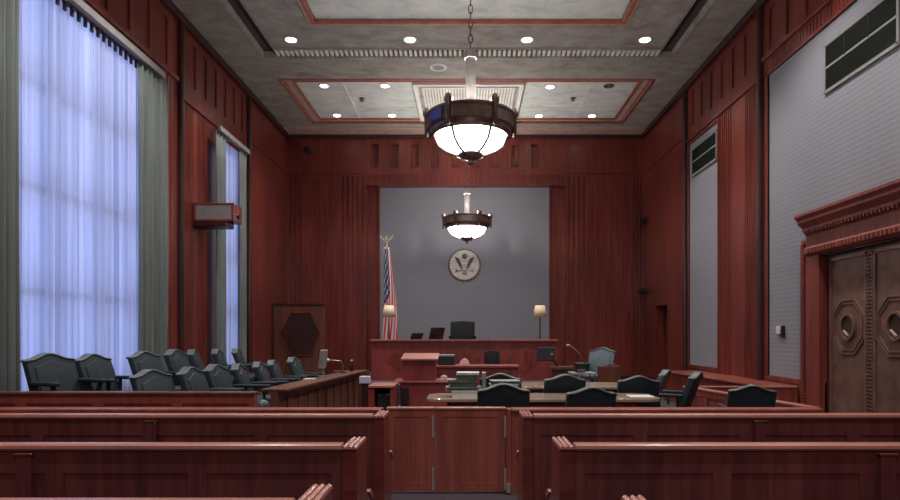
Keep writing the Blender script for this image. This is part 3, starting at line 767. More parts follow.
def chair(kind, x, y, z, rz, label, group=None, scale=1, name=None):
    if kind not in protos:
        cfg = {'slate': (LEATHER, PIPE, .54, .98), 'blue': (LEATHERB, PIPE, .50, .98), 'grey': (LEATHERG, PIPE, .50, .98), 'judge': (LEATHERK, None, .62, 1.08),
               'black': (LEATHERK, None, .32, 1.16), 'mauve': (MAUVE, None, .34, .99)}[kind]
        t = make_chair(*cfg, name='leather_chair' if kind != 'mauve' else 'fabric_chair', round_top=(kind == 'mauve'), rise=(.02 if kind in ('judge', 'black') else .065))
        protos[kind] = t; o = t
    else: o = copy_tree(protos[kind])
    o.location = (x, y, z); o.rotation_euler = (0, 0, rz); o.scale = (scale,)*3
    tag(o, label, 'chair', group)
    return o
def jrot(x, y, f):
    th = math.atan2(-y, -x)          # direction to the viewer's side of the room
    return th + math.acos(f) - pi/2
BR = [(69, 6.75, .80, 1.03), (115, 7.5, .62, 1.0), (164, 8.25, .62, 1.01), (196, 9.0, .42, 1.02), (214, 9.75, .16, 1.0), (236, 10.5, .18, .99), (254, 11.2, .16, .98)]
FRW = [(173, 6.8, .68, 1.0), (215, 7.45, .42, 1.0), (238, 8.1, .42, 1.0), (260, 8.75, .20, .98), (279, 9.4, .18, .98), (292, 10.0, .18, .98), (311, 10.65, .26, 1.0)]
ordn = ['first (leftmost)', 'second', 'third', 'fourth', 'fifth', 'sixth', 'last']
for i, (px, y, f, s) in enumerate(BR):
    x = sx(px, y); chair('slate', x, y, .26, jrot(x, y, f), 'slate leather jury armchair in the window-side back row, %s from left' % ordn[i], 'jury chairs in the back row', s)
for i, (px, y, f, s) in enumerate(FRW):
    x = sx(px, y); chair('slate', x, y, .10, jrot(x, y, f), 'slate leather jury armchair in the front row by the rail, %s from left' % ordn[i], 'jury chairs in the front row', s)
Gc = 'camelback counsel chairs round the tables'
chair('slate', sx(502, 6.45), 6.5, 0, 0, 'dark camelback chair at the front table, in front of the paper stacks', Gc)
chair('slate', sx(587, 6.4), 6.55, 0, R(3), 'dark camelback chair at the front table, right of centre', Gc, .96)
chair('slate', 3.30, 7.1, 0, R(-12), 'dark camelback chair alone by the right-hand low rail', Gc, .93)
chair('slate', sx(502, 8.0), 8.08, 0, R(-6), 'dark camelback chair partly hidden behind the paper stacks', Gc)
chair('slate', sx(560, 8.0), 8.05, 0, R(5), 'dark camelback chair between the two tables, left of the blue-grey chair', Gc, .99)
chair('slate', sx(636, 7.95), 8.05, 0, R(-4), 'dark camelback chair at the right end of the far table', Gc, .97)
chair('grey', 2.74, 9.25, 0, R(60), 'grey leather chair seen side-on right of the far table', None, .97)
chair('slate', 2.83, 8.28, 0, R(58), 'dark chair seen side-on beside the right low rail, facing left', None, 1.0)
chair('judge', sx(462.5, 15.4), 15.4, .74, R(180), 'black high-back leather chair behind the judge bench', None, 1.02)
chair('blue', sx(597, 11.7), 11.7, 0.20, R(148), 'blue-grey leather witness chair in front of the right pilaster', None, 1.04)
chair('mauve', sx(464.5, 12.35), 12.3, 0, R(180), 'small mauve round-topped chair behind the clerk desk', None, 1.0)
chair('black', sx(492.5, 12.35), 12.35, 0, R(180), 'small black leather chair behind the clerk desk', None, 1.0)
for o in COL.objects:
    pass

# ------------------------------------------------------------------ pews
def pew(xin, xout, y, s, lab, row, stiles):
    """s=+1 right of the aisle. xin aisle end, xout wall end. back plane at y"""
    t = thing('pew', lab, 'bench', (xin, y, 0), 0, 'mahogany public benches')
    a, b = min(xin, xout), max(xin, xout)
    ia, ib = (a, b - .085) if s < 0 else (a + .085, b)
    H = .87
    # back board with sunk panels, facing the rear of the room
    cells = []; edges = sorted([ia+.02] + [q for q in stiles if ia < q < ib] + [ib-.02])
    n = max(1, int((ib-ia)/.72)); w = (ib-ia)/n
    for i in range(n): cells.append((ia+w*i+.05, ia+w*(i+1)-.05, .12, H-.13, .009))
    f = lambda u, v, d: (u, y + d, v)
    m = grid(MB(), ia, ib, .03, H, cells, f)
    m.box(ia, ib, y+.02, y+.05, .03, H)
    m.build('back_panel', WP, t)
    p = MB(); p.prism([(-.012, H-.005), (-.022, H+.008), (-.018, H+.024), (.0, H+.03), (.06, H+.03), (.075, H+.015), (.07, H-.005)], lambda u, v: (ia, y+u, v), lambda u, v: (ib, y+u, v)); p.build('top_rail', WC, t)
    for q in stiles:
        if ia < q < ib:
            p = MB(); p.box(q-.04, q+.04, y-.03, y-.001, 0, H-.03); p.box(q-.05, q+.05, y-.035, y-.001, H-.03, H-.015); p.build('stile', WP, t, bevel=.006)
    p = MB(); p.prism([(.05, .42), (.06, .46), (.46, .44), (.48, .42), (.46, .40), (.06, .40)], lambda u, v: (ia, y+u, v), lambda u, v: (ib, y+u, v)); p.build('seat', WP, t)
    xa, xb = (xin-.085, xin) if s < 0 else (xin, xin+.085)
    prof = [(0, 0), (0, .875), (.29, .875), (.30, .82), (.30, .68), (.33, .58), (.38, .53), (.44, .52), (.47, .49), (.46, .45), (.44, .40), (.44, .0)]
    for xx0, xx1 in ((xa, xb),):
        p = MB(); p.prism(prof, lambda u, v: (xx0, y+u, v), lambda u, v: (xx1, y+u, v)); e = p.build('end_panel', WH, t, bevel=.006)
        # reeded cap: three ridges running along the top
        c = MB(); ww = (xx1-xx0)/3
        for k in range(3):
            x0 = xx0 + ww*k; pts = [(0, 0), (ww*.12, .012), (ww*.5, .018), (ww*.88, .012), (ww, 0)]
            c.prism([(x0+u, .873+v) for u, v in pts], lambda u, v: (u, y-.015, v), lambda u, v: (u, y+.305, v))
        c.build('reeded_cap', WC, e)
        c = MB(); c.prism([(.36, .545), (.40, .55), (.45, .54), (.49, .50), (.485, .47), (.45, .50), (.40, .52)], lambda u, v: (xx0-.01, y+u, v), lambda u, v: (xx1+.01, y+u, v)); c.build('arm_scroll', WC, e)
    return t
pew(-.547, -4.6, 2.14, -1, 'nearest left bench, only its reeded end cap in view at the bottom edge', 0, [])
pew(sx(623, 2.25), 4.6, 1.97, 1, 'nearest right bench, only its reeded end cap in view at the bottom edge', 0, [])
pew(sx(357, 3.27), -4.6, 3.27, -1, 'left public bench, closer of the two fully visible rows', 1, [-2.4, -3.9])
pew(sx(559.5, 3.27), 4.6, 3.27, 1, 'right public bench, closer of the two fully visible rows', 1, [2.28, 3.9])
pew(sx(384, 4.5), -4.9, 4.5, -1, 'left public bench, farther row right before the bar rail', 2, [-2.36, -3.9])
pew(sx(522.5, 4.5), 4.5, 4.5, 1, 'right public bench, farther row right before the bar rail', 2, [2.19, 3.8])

# ------------------------------------------------------------------ bar rail and gate
YBAR = 5.67
def lowwall(name, lab, cat, pts, h, t_=.09, mat=None, cap=None, capw=.16, panel=.7, z0=0, group=None):
    """a low panelled partition along a polyline"""
    mat = mat or WG; cap = cap or WC
    base = Vector((*pts[0], z0)); th = thing(name, lab, cat, base, 0, group)
    for k in range(len(pts)-1):
        p0 = Vector((*pts[k], 0)); p1 = Vector((*pts[k+1], 0)); d = (p1-p0); L = d.length; d.normalize(); nrm = Vector((d.y, -d.x, 0))
        f = lambda u, v, dd: tuple(p0 + d*u + nrm*(t_/2-dd) + Vector((0,0,v)))
        n = max(1, round(L/panel)); w = L/n; cells = [(w*i+.06, w*(i+1)-.06, z0+.12, h-.12, .02) for i in range(n)]
        m = grid(MB(), 0, L, z0, h-.03, cells, f)
        g = lambda u, v, dd: tuple(p0 + d*u - nrm*(t_/2) + Vector((0,0,v)))
        m.add([g(0, z0, 0), g(L, z0, 0), g(L, h-.03, 0), g(0, h-.03, 0)], [(0,1,2,3)])
        m.add([f(0, z0, 0), g(0, z0, 0), g(0, h-.03, 0), f(0, h-.03, 0)], [(0,1,2,3)]); m.add([f(L, z0, 0), g(L, z0, 0), g(L, h-.03, 0), f(L, h-.03, 0)], [(0,1,2,3)])
        m.build('panel', mat, th)
        m = MB(); a = p0 - d*(.0 if k == 0 else capw/2); b = p1 + d*(.0 if k == len(pts)-2 else capw/2)
        m.bar(a + Vector((0,0,h-.015)), b + Vector((0,0,h-.015)), capw, .03); m.build('cap_rail', cap, th, bevel=.008)
    return th
lowwall('bar_rail', 'long low mahogany bar rail left of the gate, behind the benches', 'railing', [(XL+.02, YBAR), (-.80, YBAR)], .80, cap=WG)
lowwall('bar_rail', 'low mahogany bar rail right of the gate, behind the benches', 'railing', [(.42, YBAR), (3.33, YBAR)], .80, cap=WG)
def gate_leaf(x0, x1, lab, hx):
    t = thing('gate_leaf', lab, 'gate', ((x0+x1)/2, YBAR, 0), 0, 'gate leaves between the bar rails')
    f = lambda u, v, d: (u, YBAR-.03+d, v)
    m = grid(MB(), x0, x1, .02, .79, [(x0+.07, x1-.07, .10, .72, .008)], f); m.box(x0, x1, YBAR+.0, YBAR+.03, .02, .79)
    m.build('panel', WG, t)
    p = MB(); p.box(x0-.002, x1+.002, YBAR-.045, YBAR+.045, .79, .81); p.build('top_rail', WC, t, bevel=.006)
    for z in (.04, .53):
        p = MB(); p.box(hx-.010, hx+.010, YBAR-.042, YBAR-.03, z, z+.2); p.cyl((hx, YBAR-.045, z), (hx, YBAR-.045, z+.2), .011, n=8); p.build('hinge', SILVER, t)
gate_leaf(sx(387, YBAR)+.0, sx(435.5, YBAR)-.003, 'narrower left leaf of the low wooden gate', sx(435.5, YBAR)-.02)
gate_leaf(sx(435.5, YBAR)+.003, sx(505.5, YBAR), 'wider right leaf of the low wooden gate with steel hinges', sx(505.5, YBAR)-.005)
t = thing('gate_post', 'slim mahogany post the gate is hinged on, right side', 'post', (sx(509, YBAR), YBAR, 0))
p = MB(); p.box(sx(506.3, YBAR), .418, YBAR-.05, YBAR+.05, 0, .80); p.build('post', WG, t, bevel=.006)
p = MB(); p.cyl((sx(508, YBAR), YBAR-.07, .02), (sx(508, YBAR), YBAR-.07, .10), .02, n=8); p.build('floor_bolt', SILVER, t)

# jury box rails
lowwall('jury_box_front', 'low brown panelled front of the jury box behind the left benches', 'partition', [(XL+.02, 6.2), (sx(256, 6.2), 6.2)], .905, mat=WG, cap=WO, capw=.14, panel=.9)
jr = lowwall('jury_rail', 'long brown panelled jury box rail running back towards the judge', 'railing', [(-2.16, 6.72), (-1.86, 10.3)], .885, mat=WK, cap=WK, capw=.30, panel=.36)
t = thing('box_corner_panel', 'narrow brown end panel closing the jury rail at its far end', 'panel', (-2.2, 10.42, 0))
p = MB(); p.box(-2.35, -1.72, 10.5, 10.58, 0, .86); p.build('panel', WK, t, bevel=.005)
t = thing('footstool', 'small round grey stool top in the gap of the jury box rail', 'stool', (sx(263, 6.5), 6.5, 0))
p = MB(); p.ball((sx(263, 6.5), 6.5, .72), (.07, .07, .07), 14); p.build('seat', LEATHERB, t, smooth=True)
p = MB(); p.cyl((sx(263, 6.5), 6.5, 0), (sx(263, 6.5), 6.5, .68), .02); p.cyl((sx(263, 6.5), 6.5, 0), (sx(263, 6.5), 6.5, .03), .12, n=16); p.build('stand', BLACK, t)

# things on the jury rail
def onrail(px, y): return (sx(px, y), y, .885)
x, y, z = -1.97, 9.0, .885
x = sx(323, 8.7); y = 8.7
t = thing('monitor', 'slim pale monitor seen almost edge-on, standing on the jury rail', 'monitor', (x, y, z))
zt = sz(348, y)
M = Matrix.Translation((x, y, (z+zt)/2+.04)) @ Matrix.Rotation(R(80), 4, 'Z') @ Matrix.Rotation(R(8), 4, 'X')
p = MB(); p.box(-.11, .11, -.02, .02, -.13, .14, M); p.build('housing', VENTG, t, bevel=.012)
p = MB(); p.box(-.10, .10, .02, .026, -.12, .13, M); p.build('screen', SCREEN, t)
p = MB(); p.cyl((x, y, z), (x, y, z+.12), .018); p.cyl((x, y, z), (x, y, z+.012), .07, n=16); p.build('stand', STEEL, t)
x, y = sx(343, 9.5), 9.5
t = thing('gooseneck_microphone', 'thin gooseneck microphone with pale head on the jury rail', 'microphone', (x, y, z))
p = MB(); p.tube([(x, y, z+.01), (x, y, z+.14), (x-.03, y-.02, z+.19), (x-.12, y-.05, z+.20), (x-.20, y-.08, z+.205)], .008); p.build('neck', STEEL, t, smooth=True)
p = MB(); p.ball((x-.23, y-.09, z+.205), (.045, .03, .03), 10); p.build('head', WHITE, t, smooth=True)
p = MB(); p.cyl((x, y, z), (x, y, z+.015), .05, n=14); p.build('base', BLACK, t)
x, y = sx(351.5, 10.0), 10.0
t = thing('water_bottle', 'small dark bottle at the far end of the jury rail', 'bottle', (x, y, z))
p = MB(); p.lathe([(0, 0), (.035, 0), (.035, .11), (.015, .15), (.015, .17), (0, .17)], (x, y, z), 14); p.build('body', BLACK, t, smooth=True)
p = MB(); p.lathe([(0, .165), (.018, .165), (.018, .185), (0, .185)], (x, y, z), 12); p.build('cap', WHITE, t)
x, y = sx(311, 8.05), 8.05
p = MB(); p.box(x-.09, x+.05, y-.06, y+.06, z, z+.02); tag(p.build('paper_pad', WHITE, None, bevel=.003), 'small white paper pad lying on the jury rail', 'paper')

# ------------------------------------------------------------------ counsel tables
def table(lab, x0, x1, y0, y1, h, group):
    t = thing('counsel_table', lab, 'table', ((x0+x1)/2, (y0+y1)/2, 0), 0, group)
    r = (y1-y0)/2*.55; pts = []
    for (cx, cy, a0) in ((x1-r, y1-r, 0), (x0+r, y1-r, 90), (x0+r, y0+r, 180), (x1-r, y0+r, 270)):
        for k in range(7): a = R(a0+15*k); pts.append((cx+r*cos(a), cy+r*sin(a)))
    p = MB(); p.prism(pts, lambda u, v: (u, v, h-.04), lambda u, v: (u, v, h)); p.build('table_top', TABLETOP, t, bevel=.008)
    p = MB(); p.box(x0+.25, x1-.25, y0+.12, y0+.15, h-.16, h-.04); p.box(x0+.25, x1-.25, y1-.15, y1-.12, h-.16, h-.04); p.box(x0+.25, x0+.28, y0+.12, y1-.12, h-.16, h-.04); p.box(x1-.28, x1-.25, y0+.12, y1-.12, h-.16, h-.04); p.build('apron', WB, t)
    for cx in (x0+.5, x1-.5):
        p = MB(); p.box(cx-.06, cx+.06, (y0+y1)/2-.25, (y0+y1)/2+.25, .04, h-.04); p.box(cx-.09, cx+.09, y0+.06, y1-.06, 0, .06); p.build('leg', WB, t, bevel=.01)
GT = 'polished counsel tables'
table('nearer long counsel table with glossy top and rounded ends, stacked with papers', sx(427, 7.2), sx(657, 7.2), 6.93, 7.62, .75, GT)
table('farther counsel table, behind the middle row of chairs', sx(480, 8.8), sx(634, 8.8), 8.52, 9.35, .75, GT)
# binders and papers
def slab(x0, x1, y0, y1, z0, z1, cover, lab, name='binder', rz=0):
    cx, cy = (x0+x1)/2, (y0+y1)/2
    t = thing(name, lab, name.replace('_', ' '), (cx, cy, z0), R(rz), 'stacked binders on the front table')
    a, b, h = (x1-x0)/2, (y1-y0)/2, z1-z0; c = .006
    p = MB(); p.box(-a, a, -b, b, 0, c); p.box(-a, a, -b, b, h-c, h); p.box(a-c, a, -b, b, c, h-c); p.build('cover', cover, t, world=False)
    p = MB(); p.box(-a+.01, a-.012, -b+.008, b-.01, c, h-c); p.build('pages', GREENP if cover is GREYP else cover, t, world=False)
yb = 7.3; T = .75
def bx(px): return sx(px, yb)
slab(bx(452), bx(478), 7.08, 7.36, T, T+.075, WHITE, 'white box binder at the bottom of the left paper stack')
slab(bx(446), bx(481), 7.10, 7.40, T+.075, T+.115, GREYP, 'wide grey binder above the white one in the left stack', rz=2)
slab(bx(450), bx(477), 7.12, 7.38, T+.115, T+.18, GREENP, 'thick green binder in the middle of the left stack', rz=-3)
slab(bx(447), bx(476), 7.12, 7.38, T+.18, T+.205, GREYP, 'thin grey folder over the green binder in the left stack', name='folder', rz=4)
slab(bx(456), bx(477), 7.12, 7.36, T+.205, T+.265, GREENP, 'green binder near the top of the left stack')
slab(bx(457), bx(479), 7.12, 7.36, T+.265, T+.29, WHITE, 'thin pale folder topmost of the left stack', name='folder', rz=-2)
p = MB(); p.box(bx(482), bx(485.5), 7.10, 7.34, T, T+.29); tag(p.build('upright_binder', GREYP, None, bevel=.004), 'pale grey binder standing upright right of the left stack', 'binder', 'stacked binders on the front table')
slab(bx(487), bx(519), 7.14, 7.40, T, T+.09, GREENP, 'green binder lowest in the right stack behind the chair')
slab(bx(489), bx(517), 7.14, 7.38, T+.09, T+.15, WHITE, 'white box binder in the middle of the right stack')
slab(bx(490), bx(519), 7.14, 7.40, T+.15, T+.19, GREYP, 'grey folder topmost of the right stack', name='folder', rz=2)
p = MB(); p.box(sx(627, 7.3), sx(650, 7.3), 7.1, 7.35, T, T+.006); tag(p.build('paper_sheet', WHITE, None), 'white papers lying on the right end of the front table', 'paper')

# ------------------------------------------------------------------ lectern, left desk
t = thing('lectern', 'mahogany lectern with slanted pale-edged top on a wide cabinet base', 'lectern', (-.73, 9.7, 0))
y0 = 9.55
p = MB(); p.box(sx(400, y0), sx(449, y0), y0, y0+.55, 0, .72)
p.build('base_cabinet', WB, t, bevel=.006)
p = MB(); p.box(sx(393, y0), sx(450, y0), y0-.03, y0+.6, .72, .75); p.build('base_top', WG, t, bevel=.006)
p = MB(); p.box(sx(401, y0), sx(409, y0), y0-.008, y0, .12, .64); p.build('opening_shade', BLACK, t)  # flat black sheet stands for the shade inside a shelf opening
p = MB(); p.box(sx(402.5, 9.65), sx(435.5, 9.65), 9.65, 10.05, .75, 1.08); p.build('body', WB, t, bevel=.006)
p = MB(); p.prism([(9.58, 1.075), (10.08, 1.145), (10.08, 1.18), (9.58, 1.11)], lambda u, v: (sx(401, 9.6), u, v), lambda u, v: (sx(438, 9.6), u, v)); p.build('slanted_top', WC, t, bevel=.006)
t = thing('side_desk', 'small open desk left of the lectern with dark kneehole', 'desk', (-1.3, 9.2, 0))
ya = 8.9; xa, xb = sx(368, ya), sx(398.5, 9.5)
xb = sx(394, ya)
p = MB(); p.box(xa, xb, ya, ya+.60, .70, .735); p.build('desk_top', WC, t, bevel=.006)
for x0, x1 in ((xa, xa+.09), (xb-.06, xb)):
    p = MB(); p.box(x0, x1, ya+.03, ya+.57, 0, .70); p.build('side_panel', WB, t)
p = MB(); p.box(xa, xb, ya+.52, ya+.55, 0, .70); p.build('back_panel', WD, t)
p = MB(); p.box(xa+.12, xb-.07, ya+.1, ya+.5, .08, .60); tag(p.build('kneehole_shade', BLACK, t, bevel=.01))  # black block stands for the dark inside of the kneehole
x = sx(366, 9.3)
t = thing('tissue_box', 'small pale lilac box on a slim stand left of the side desk', 'box', (x, 9.2, 0))
p = MB(); p.box(x-.08, x+.075, 9.15, 9.3, .745, .85); p.build('box', plain('lilac_card', (.42, .40, .52), .6), t, bevel=.005)
p = MB(); p.box(x-.05, x+.05, 9.17, 9.28, 0, .745); p.build('stand', WD, t)
x = sx(444, 9.8)
p = MB(); p.box(x-.08, x+.10, 9.66, 9.86, .752, .775); p.ball((x, 9.76, .79), (.06, .06, .045), 12); tag(p.build('crumpled_cloth', PINK, None, bevel=.006, smooth=True), 'pale crumpled cloth on the cabinet beside the lectern', 'cloth')

# ------------------------------------------------------------------ clerk desk
t = thing('clerk_desk', 'lower mahogany clerk desk in front of the judge bench', 'desk', (0, 11.6, 0))
y0 = 11.5; xa, xb = sx(408, y0), sx(518, y0); h = sz(365.5, y0)
m = grid(MB(), xa, xb, 0, h-.04, [(xa+.1+.66*i, xa+.1+.66*i+.56, .15, h-.15, .02) for i in range(3)], lambda u, v, d: (u, y0+d, v)); m.box(xa, xb, y0+.03, y0+.07, 0, h-.04); m.build('front_panel', WB, t)
p = MB(); p.box(xa-.03, xb+.03, y0-.04, y0+.5, h-.04, h); p.build('desk_top', WG, t, bevel=.006)
for x0, x1 in ((xa, xa+.04), (xb-.04, xb)):
    p = MB(); p.box(x0, x1, y0+.07, y0+.48, 0, h-.04); p.build('side_panel', WB, t)
x = sx(446.5, 11.7)
t = thing('printer', 'black printer with pale lid on the clerk desk beside the lectern', 'printer', (x, 11.75, h))
p = MB(); p.box(x-.17, x+.16, 11.62, 11.92, h, h+.17); p.build('body', BLACK, t, bevel=.012)
p = MB(); p.box(x-.165, x+.155, 11.63, 11.92, h+.17, h+.20); p.build('lid', GREYP, t, bevel=.008)

# ------------------------------------------------------------------ judge bench
y0 = 14.0; xa, xb = sx(371.5, y0), sx(557, y0); h = sz(339.5, y0)
t = thing('judge_bench', 'wide red mahogany judge bench below the grey panel', 'judge bench', (0, y0, .42))
m = grid(MB(), xa, xb, .42, h-.05, [(xa+.08+1.4*i, xa+.08+1.4*i+1.3, .55, h-.14, .015) for i in range(3)], lambda u, v, d: (u, y0+d, v)); m.box(xa, xb, y0+.03, y0+.07, .42, h-.05); m.build('front_panel', WB, t)
p = MB(); p.box(xa-.03, xb+.03, y0-.04, y0+.22, h-.05, h); p.build('top_rail', WG, t, bevel=.008)
p = MB(); p.box(xa+.05, xb-.05, y0+.22, y0+.85, h-.16, h-.12); p.build('worktop', WG, t, bevel=.006)
for x0, x1 in ((xa, xa+.05), (xb-.05, xb)):
    p = MB(); p.box(x0, x1, y0+.07, y0+.85, .74, h-.05); p.build('side_panel', WB, t)
# diamond veneers
for k in range(3):
    cx = xa+.73+1.4*k; p = MB(); p.prism([(cx, h-.2), (cx+.42, (h+.42)/2), (cx, .55), (cx-.42, (h+.42)/2)], lambda u, v: (u, y0+.008, v), lambda u, v: (u, y0+.014, v))
    p.build('diamond_veneer', W, t)
ZW = h-.12
def desk_lamp(px, lab):
    y = 14.45; x = sx(px, y)
    t = thing('desk_lamp', lab, 'lamp', (x, y, ZW), 0, 'cream shaded lamps on the judge bench')
    z0, z1 = sz(317, y), sz(305.5, y)
    p = MB(); p.lathe([(0, 0), (.09, 0), (.09, .015), (.02, .03), (.014, .05), (.014, z1-ZW-.02), (0, z1-ZW-.02)], (x, y, ZW), 16); p.build('pole', BLACK, t, smooth=False)
    p = MB(); p.lathe([(.165, z0), (.115, z1)], (x, y, 0), 28); s = p.build('lamp_shade', CREAM, t, smooth=True)
    md = s.modifiers.new('t', 'SOLIDIFY'); md.thickness = .006
    p = MB(); p.ball((x, y, (z0+z1)/2), .04, 10); p.build('bulb', WHITE, t, smooth=True)
    p = MB(); p.lathe([(0, z1+.0), (.012, z1), (.012, z1+.04), (0, z1+.05)], (x, y, 0), 8); p.build('finial', BLACK, t)
desk_lamp(389, 'cream shaded lamp on the left end of the judge bench, before the flag')
desk_lamp(540, 'cream shaded lamp on the right end of the judge bench')
def laptop(px, w, top, lab, tilt, roll):
    y = 14.5; x = sx(px, y); hh = (sz(top, y)-ZW)
    t = thing('laptop', lab, 'laptop', (x, y, ZW), 0, 'laptops on the judge bench')
    M = Matrix.Translation((x, y-.08, ZW+.012)) @ Matrix.Rotation(R(roll), 4, 'Z') @ Matrix.Rotation(R(tilt), 4, 'X')
    p = MB(); p.box(-w/2, w/2, -.008, .008, .004, hh, M); p.build('lid', BLACK, t, bevel=.006)
    M = Matrix.Translation((x, y-.08, ZW)) @ Matrix.Rotation(R(roll), 4, 'Z')
    p = MB(); p.box(-w/2, w/2, 0, .24, 0, .018, M); p.build('keyboard_base', BLACK, t, bevel=.004)
laptop(414.5, .32, 331, 'low black laptop lid on the judge bench, nearer the flag', 35, 34)
laptop(435, .38, 326.5, 'taller black laptop lid on the judge bench, beside the judge chair', 24, 30)

# flag
y = 16.0; x = sx(386.5, y); zb = .74; zt = sz(243, y)
t = thing('flag', 'draped stars and stripes flag on a gilt pole with eagle finial', 'flag', (x, y, zb))
p = MB(); p.cyl((x, y, zb), (x, y, zt), .018, n=10); p.build('pole', GOLD, t)
p = MB(); p.lathe([(0, 0), (.16, 0), (.16, .03), (.05, .08), (.03, .12), (0, .12)], (x, y, zb), 18); p.build('base', GOLD, t, smooth=True)
p = MB(); p.ball((x, y, zt+.02), .035, 10); p.ball((x, y-.01, zt+.10), (.04, .035, .07), 10); p.ball((x+.01, y-.03, zt+.17), .022, 8)
for s in (-1, 1):
    p.prism([(s*.02, .05), (s*.10, .12), (s*.17, .19), (s*.19, .155), (s*.13, .07), (s*.05, .02)], lambda u, v: (x+u, y-.008, zt+.03+v), lambda u, v: (x+u, y+.008, zt+.03+v))
p.build('eagle_finial', GOLD, t, smooth=False)
# draped cloth: parameter s = along fly, q = across hoist (1 = top)
vs = []; fs = []; uvs = []; NU, NV = 60, 44
ztop, zlow = zt-.12, 1.3
for j in range(NV+1):
    v = j/NV
    for i in range(NU+1):
        u = i/NU
        z = ztop - (ztop-zlow)*v
        wid = .12 + .20*min(1, v*1.3)
        px_ = -.05 + wid*(u*1.25-.15) + .02*sin(v*4)
        dep = .035*sin(u*5*pi + v*2.2)*min(1, .4+v)
        vs.append((x+px_, y-.02+dep, z - .0)); 
        # cloth coordinates: hanging from hoist, lower parts are farther along the fly
        uvs.append((min(1, max(0, v*.80 + .22*u - .06)), 1 - (u*.75 + v*.25)))
for j in range(NV):
    for i in range(NU): a = j*(NU+1)+i; fs.append((a, a+1, a+NU+2, a+NU+1))
me = bpy.data.meshes.new('cloth'); me.from_pydata([Vector(q)-t.location for q in vs], [], fs); me.materials.append(FLAG)
uvl = me.uv_layers.new(name='UVMap')
for lp in me.loops: uvl.data[lp.index].uv = uvs[lp.vertex_index]
for q in me.polygons: q.use_smooth = True
o = bpy.data.objects.new('cloth', me); COL.objects.link(o); o.parent = t
md = o.modifiers.new('t', 'SOLIDIFY'); md.thickness = .006

# ------------------------------------------------------------------ witness side
t = thing('witness_stand', 'low mahogany witness stand panel before the blue-grey chair', 'witness stand', (sx(600, 11), 11.0, 0))
y0 = 10.9; zz = sz(366, y0)
p = MB(); p.box(sx(598, y0), sx(621, y0), y0, y0+.06, 0, zz); p.build('front_panel', WO, t, bevel=.006)
p = MB(); p.box(sx(555, y0), sx(578, y0), y0+.1, y0+.4, 0, sz(370, y0)); p.build('side_cabinet', WO, t, bevel=.006)
p = MB(); p.box(sx(551, y0), sx(580, y0), y0+.06, y0+.45, sz(370, y0), sz(367, y0)); p.build('ledge', WO, t, bevel=.005)
p = MB(); p.box(sx(621, y0)-.04, sx(621, y0), y0+.06, y0+1.3, 0, zz); p.build('side_panel', WB, t)
p = MB(); p.box(sx(578, 11.2), sx(621, 11.2), y0+.4, 12.4, 0.0, .20); p.build('platform', CARPET, t)
y = 11.2; x = sx(546, y); zc = sz(354, y)
t = thing('monitor', 'black monitor on an arm in front of the right end of the judge bench', 'monitor', (sx(557, y), y, sz(367, y)))
M = Matrix.Translation((x, y, zc)) @ Matrix.Rotation(R(-25), 4, 'Z') @ Matrix.Rotation(R(-10), 4, 'X')
p = MB(); p.box(-.17, .17, -.02, .02, -.13, .13, M); p.build('housing', BLACK, t, bevel=.012)
p = MB(); p.box(-.155, .155, -.024, -.02, -.115, .115, M); p.build('screen', SCREEN, t)
p = MB(); p.tube([(sx(557, y), y, sz(367, y)), (sx(556, y), y, sz(363, y)), (sx(551, y), y+.03, sz(357, y)), (x, y+.05, zc)], .025); p.build('arm', BLACK, t, smooth=True)
p = MB(); p.cyl((x+.10, y-.09, zc-.0), (x+.10, y-.06, zc), .03, n=10); p.build('control_knob', STEEL, t)
y = 11.1; 
t = thing('gooseneck_lamp', 'thin angled microphone arm rising left of the blue-grey chair', 'microphone', (sx(584, y), y, sz(366.5, y)))
p = MB(); p.tube([(sx(579, y), y, sz(366.8, y)), (sx(584, y), y, sz(361, y)), (sx(578, y), y, sz(352, y)), (sx(571, y), y, sz(346, y)), (sx(568, y), y, sz(344.5, y))], .011); p.build('arm', STEEL, t, smooth=True)
p = MB(); p.ball((sx(568.5, y), y, sz(346, y)), (.05, .04, .04), 10); p.build('head', BRONZEL, t, smooth=True)
y0 = 10.2
t = thing('reporter_desk', 'small grey-topped reporter table left of the witness stand', 'table', (sx(586, y0), y0, 0))
xa, xb = sx(572, y0), sx(597, y0); zz = sz(373, y0)
p = MB(); p.box(xa, xb, y0, y0+.45, zz-.03, zz); p.build('table_top', GREYP, t, bevel=.004)
for cx in (xa+.03, xb-.03):
    for cy in (y0+.03, y0+.42):
        p = MB(); p.cyl((cx, cy, 0), (cx, cy, zz-.03), .015, n=8); p.build('leg', STEEL, t)
t = thing('steno_machine', 'small black machine on the reporter table', 'machine', (sx(582, y0), y0+.2, zz))
p = MB(); p.box(sx(577, y0), sx(587, y0), y0+.1, y0+.35, zz, zz+.17); p.build('body', BLACK, t, bevel=.02)
p = MB(); p.box(sx(578, y0), sx(586, y0), y0+.04, y0+.1, zz, zz+.06); p.build('keys', LEATHERG, t, bevel=.008)

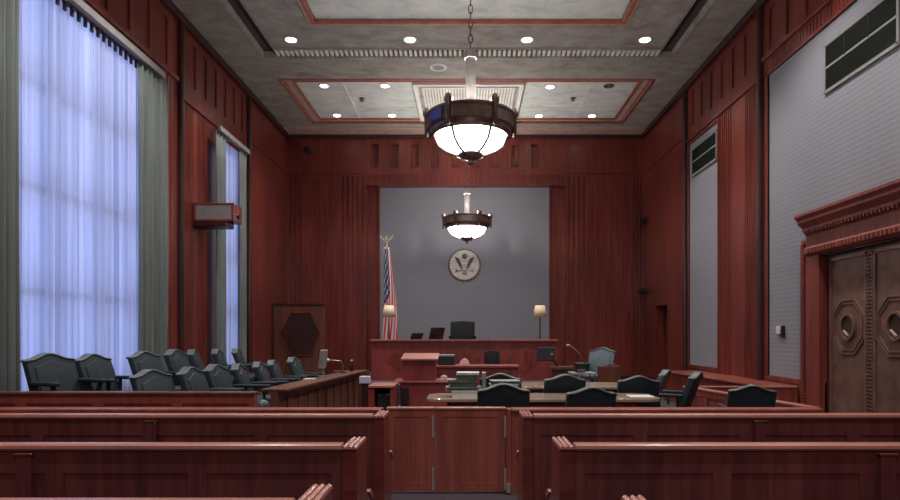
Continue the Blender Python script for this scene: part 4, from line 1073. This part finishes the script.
# ------------------------------------------------------------------ right hand low rail and ledge
lowwall('side_rail', 'low mahogany rail enclosing the right side seats below the grey panels', 'railing', [(sx(816, 6.82), 6.82), (sx(688, 9.55), 9.55), (XR-.06, 9.55)][::-1], .67, mat=WG, cap=WC, capw=.12, panel=.6)
t = thing('wall_ledge', 'long low mahogany ledge cabinet under the narrow grey panel', 'cabinet', (4.9, 11, 0))
p = MB(); p.prism([(4.78, 9.66), (XR-.002, 9.66), (XR-.002, 13.6), (4.45, 13.6)], lambda u, v: (u, v, 0), lambda u, v: (u, v, .64)); p.build('body', W, t)
p = MB(); p.prism([(4.74, 9.62), (XR-.002, 9.62), (XR-.002, 13.64), (4.41, 13.64)], lambda u, v: (u, v, .64), lambda u, v: (u, v, .67)); p.build('top', WG, t, bevel=.005)

# ------------------------------------------------------------------ light
w = bpy.data.worlds.new('World'); SC.world = w; w.use_nodes = True
nt = w.node_tree; bg = nt.nodes['Background']; bg.inputs[0].default_value = (.40, .50, 1.0, 1); bg.inputs[1].default_value = 1.0
def portal_light(y0, y1, z0, z1, power):
    l = bpy.data.lights.new('daylight', 'AREA'); l.shape = 'RECTANGLE'; l.size = y1-y0; l.size_y = z1-z0; l.energy = power; l.color = (.48, .56, 1.0)
    o = bpy.data.objects.new('daylight', l); o.location = (XL-.75, (y0+y1)/2, (z0+z1)/2+.2); o.rotation_euler = (0, R(-90), 0)
    l.size, l.size_y = z1-z0, y1-y0
    COL.objects.link(o)
portal_light(6.6, 10.4, .5, 6.4, 54)
portal_light(12.6, 14.4, .5, 6.0, 27)

# unseen fill light added behind the viewer to brighten the bench backs
l = bpy.data.lights.new('gallery_fill', 'POINT'); l.energy = 230; l.color = (1, .93, .88); l.shadow_soft_size = .5
o = bpy.data.objects.new('gallery_fill', l); o.location = (0, -1.2, 4.2); COL.objects.link(o)

# ------------------------------------------------------------------ camera
c = bpy.data.cameras.new('camera'); c.lens = 24.0; c.sensor_width = 36; c.sensor_fit = 'HORIZONTAL'
c.shift_x = -17/900; c.shift_y = 84/900
co = bpy.data.objects.new('camera', c); co.location = (0, 0, EYE); co.rotation_euler = (R(90), 0, 0); COL.objects.link(co)
SC.camera = co
vs_ = SC.view_settings; vs_.view_transform = 'Standard'; vs_.look = 'None'; vs_.gamma = 1; vs_.exposure = 0.3; vs_.use_curve_mapping = False
SC.cycles.use_denoising = True
SC.cycles.max_bounces = 8; SC.cycles.diffuse_bounces = 5; SC.cycles.sample_clamp_indirect = 6
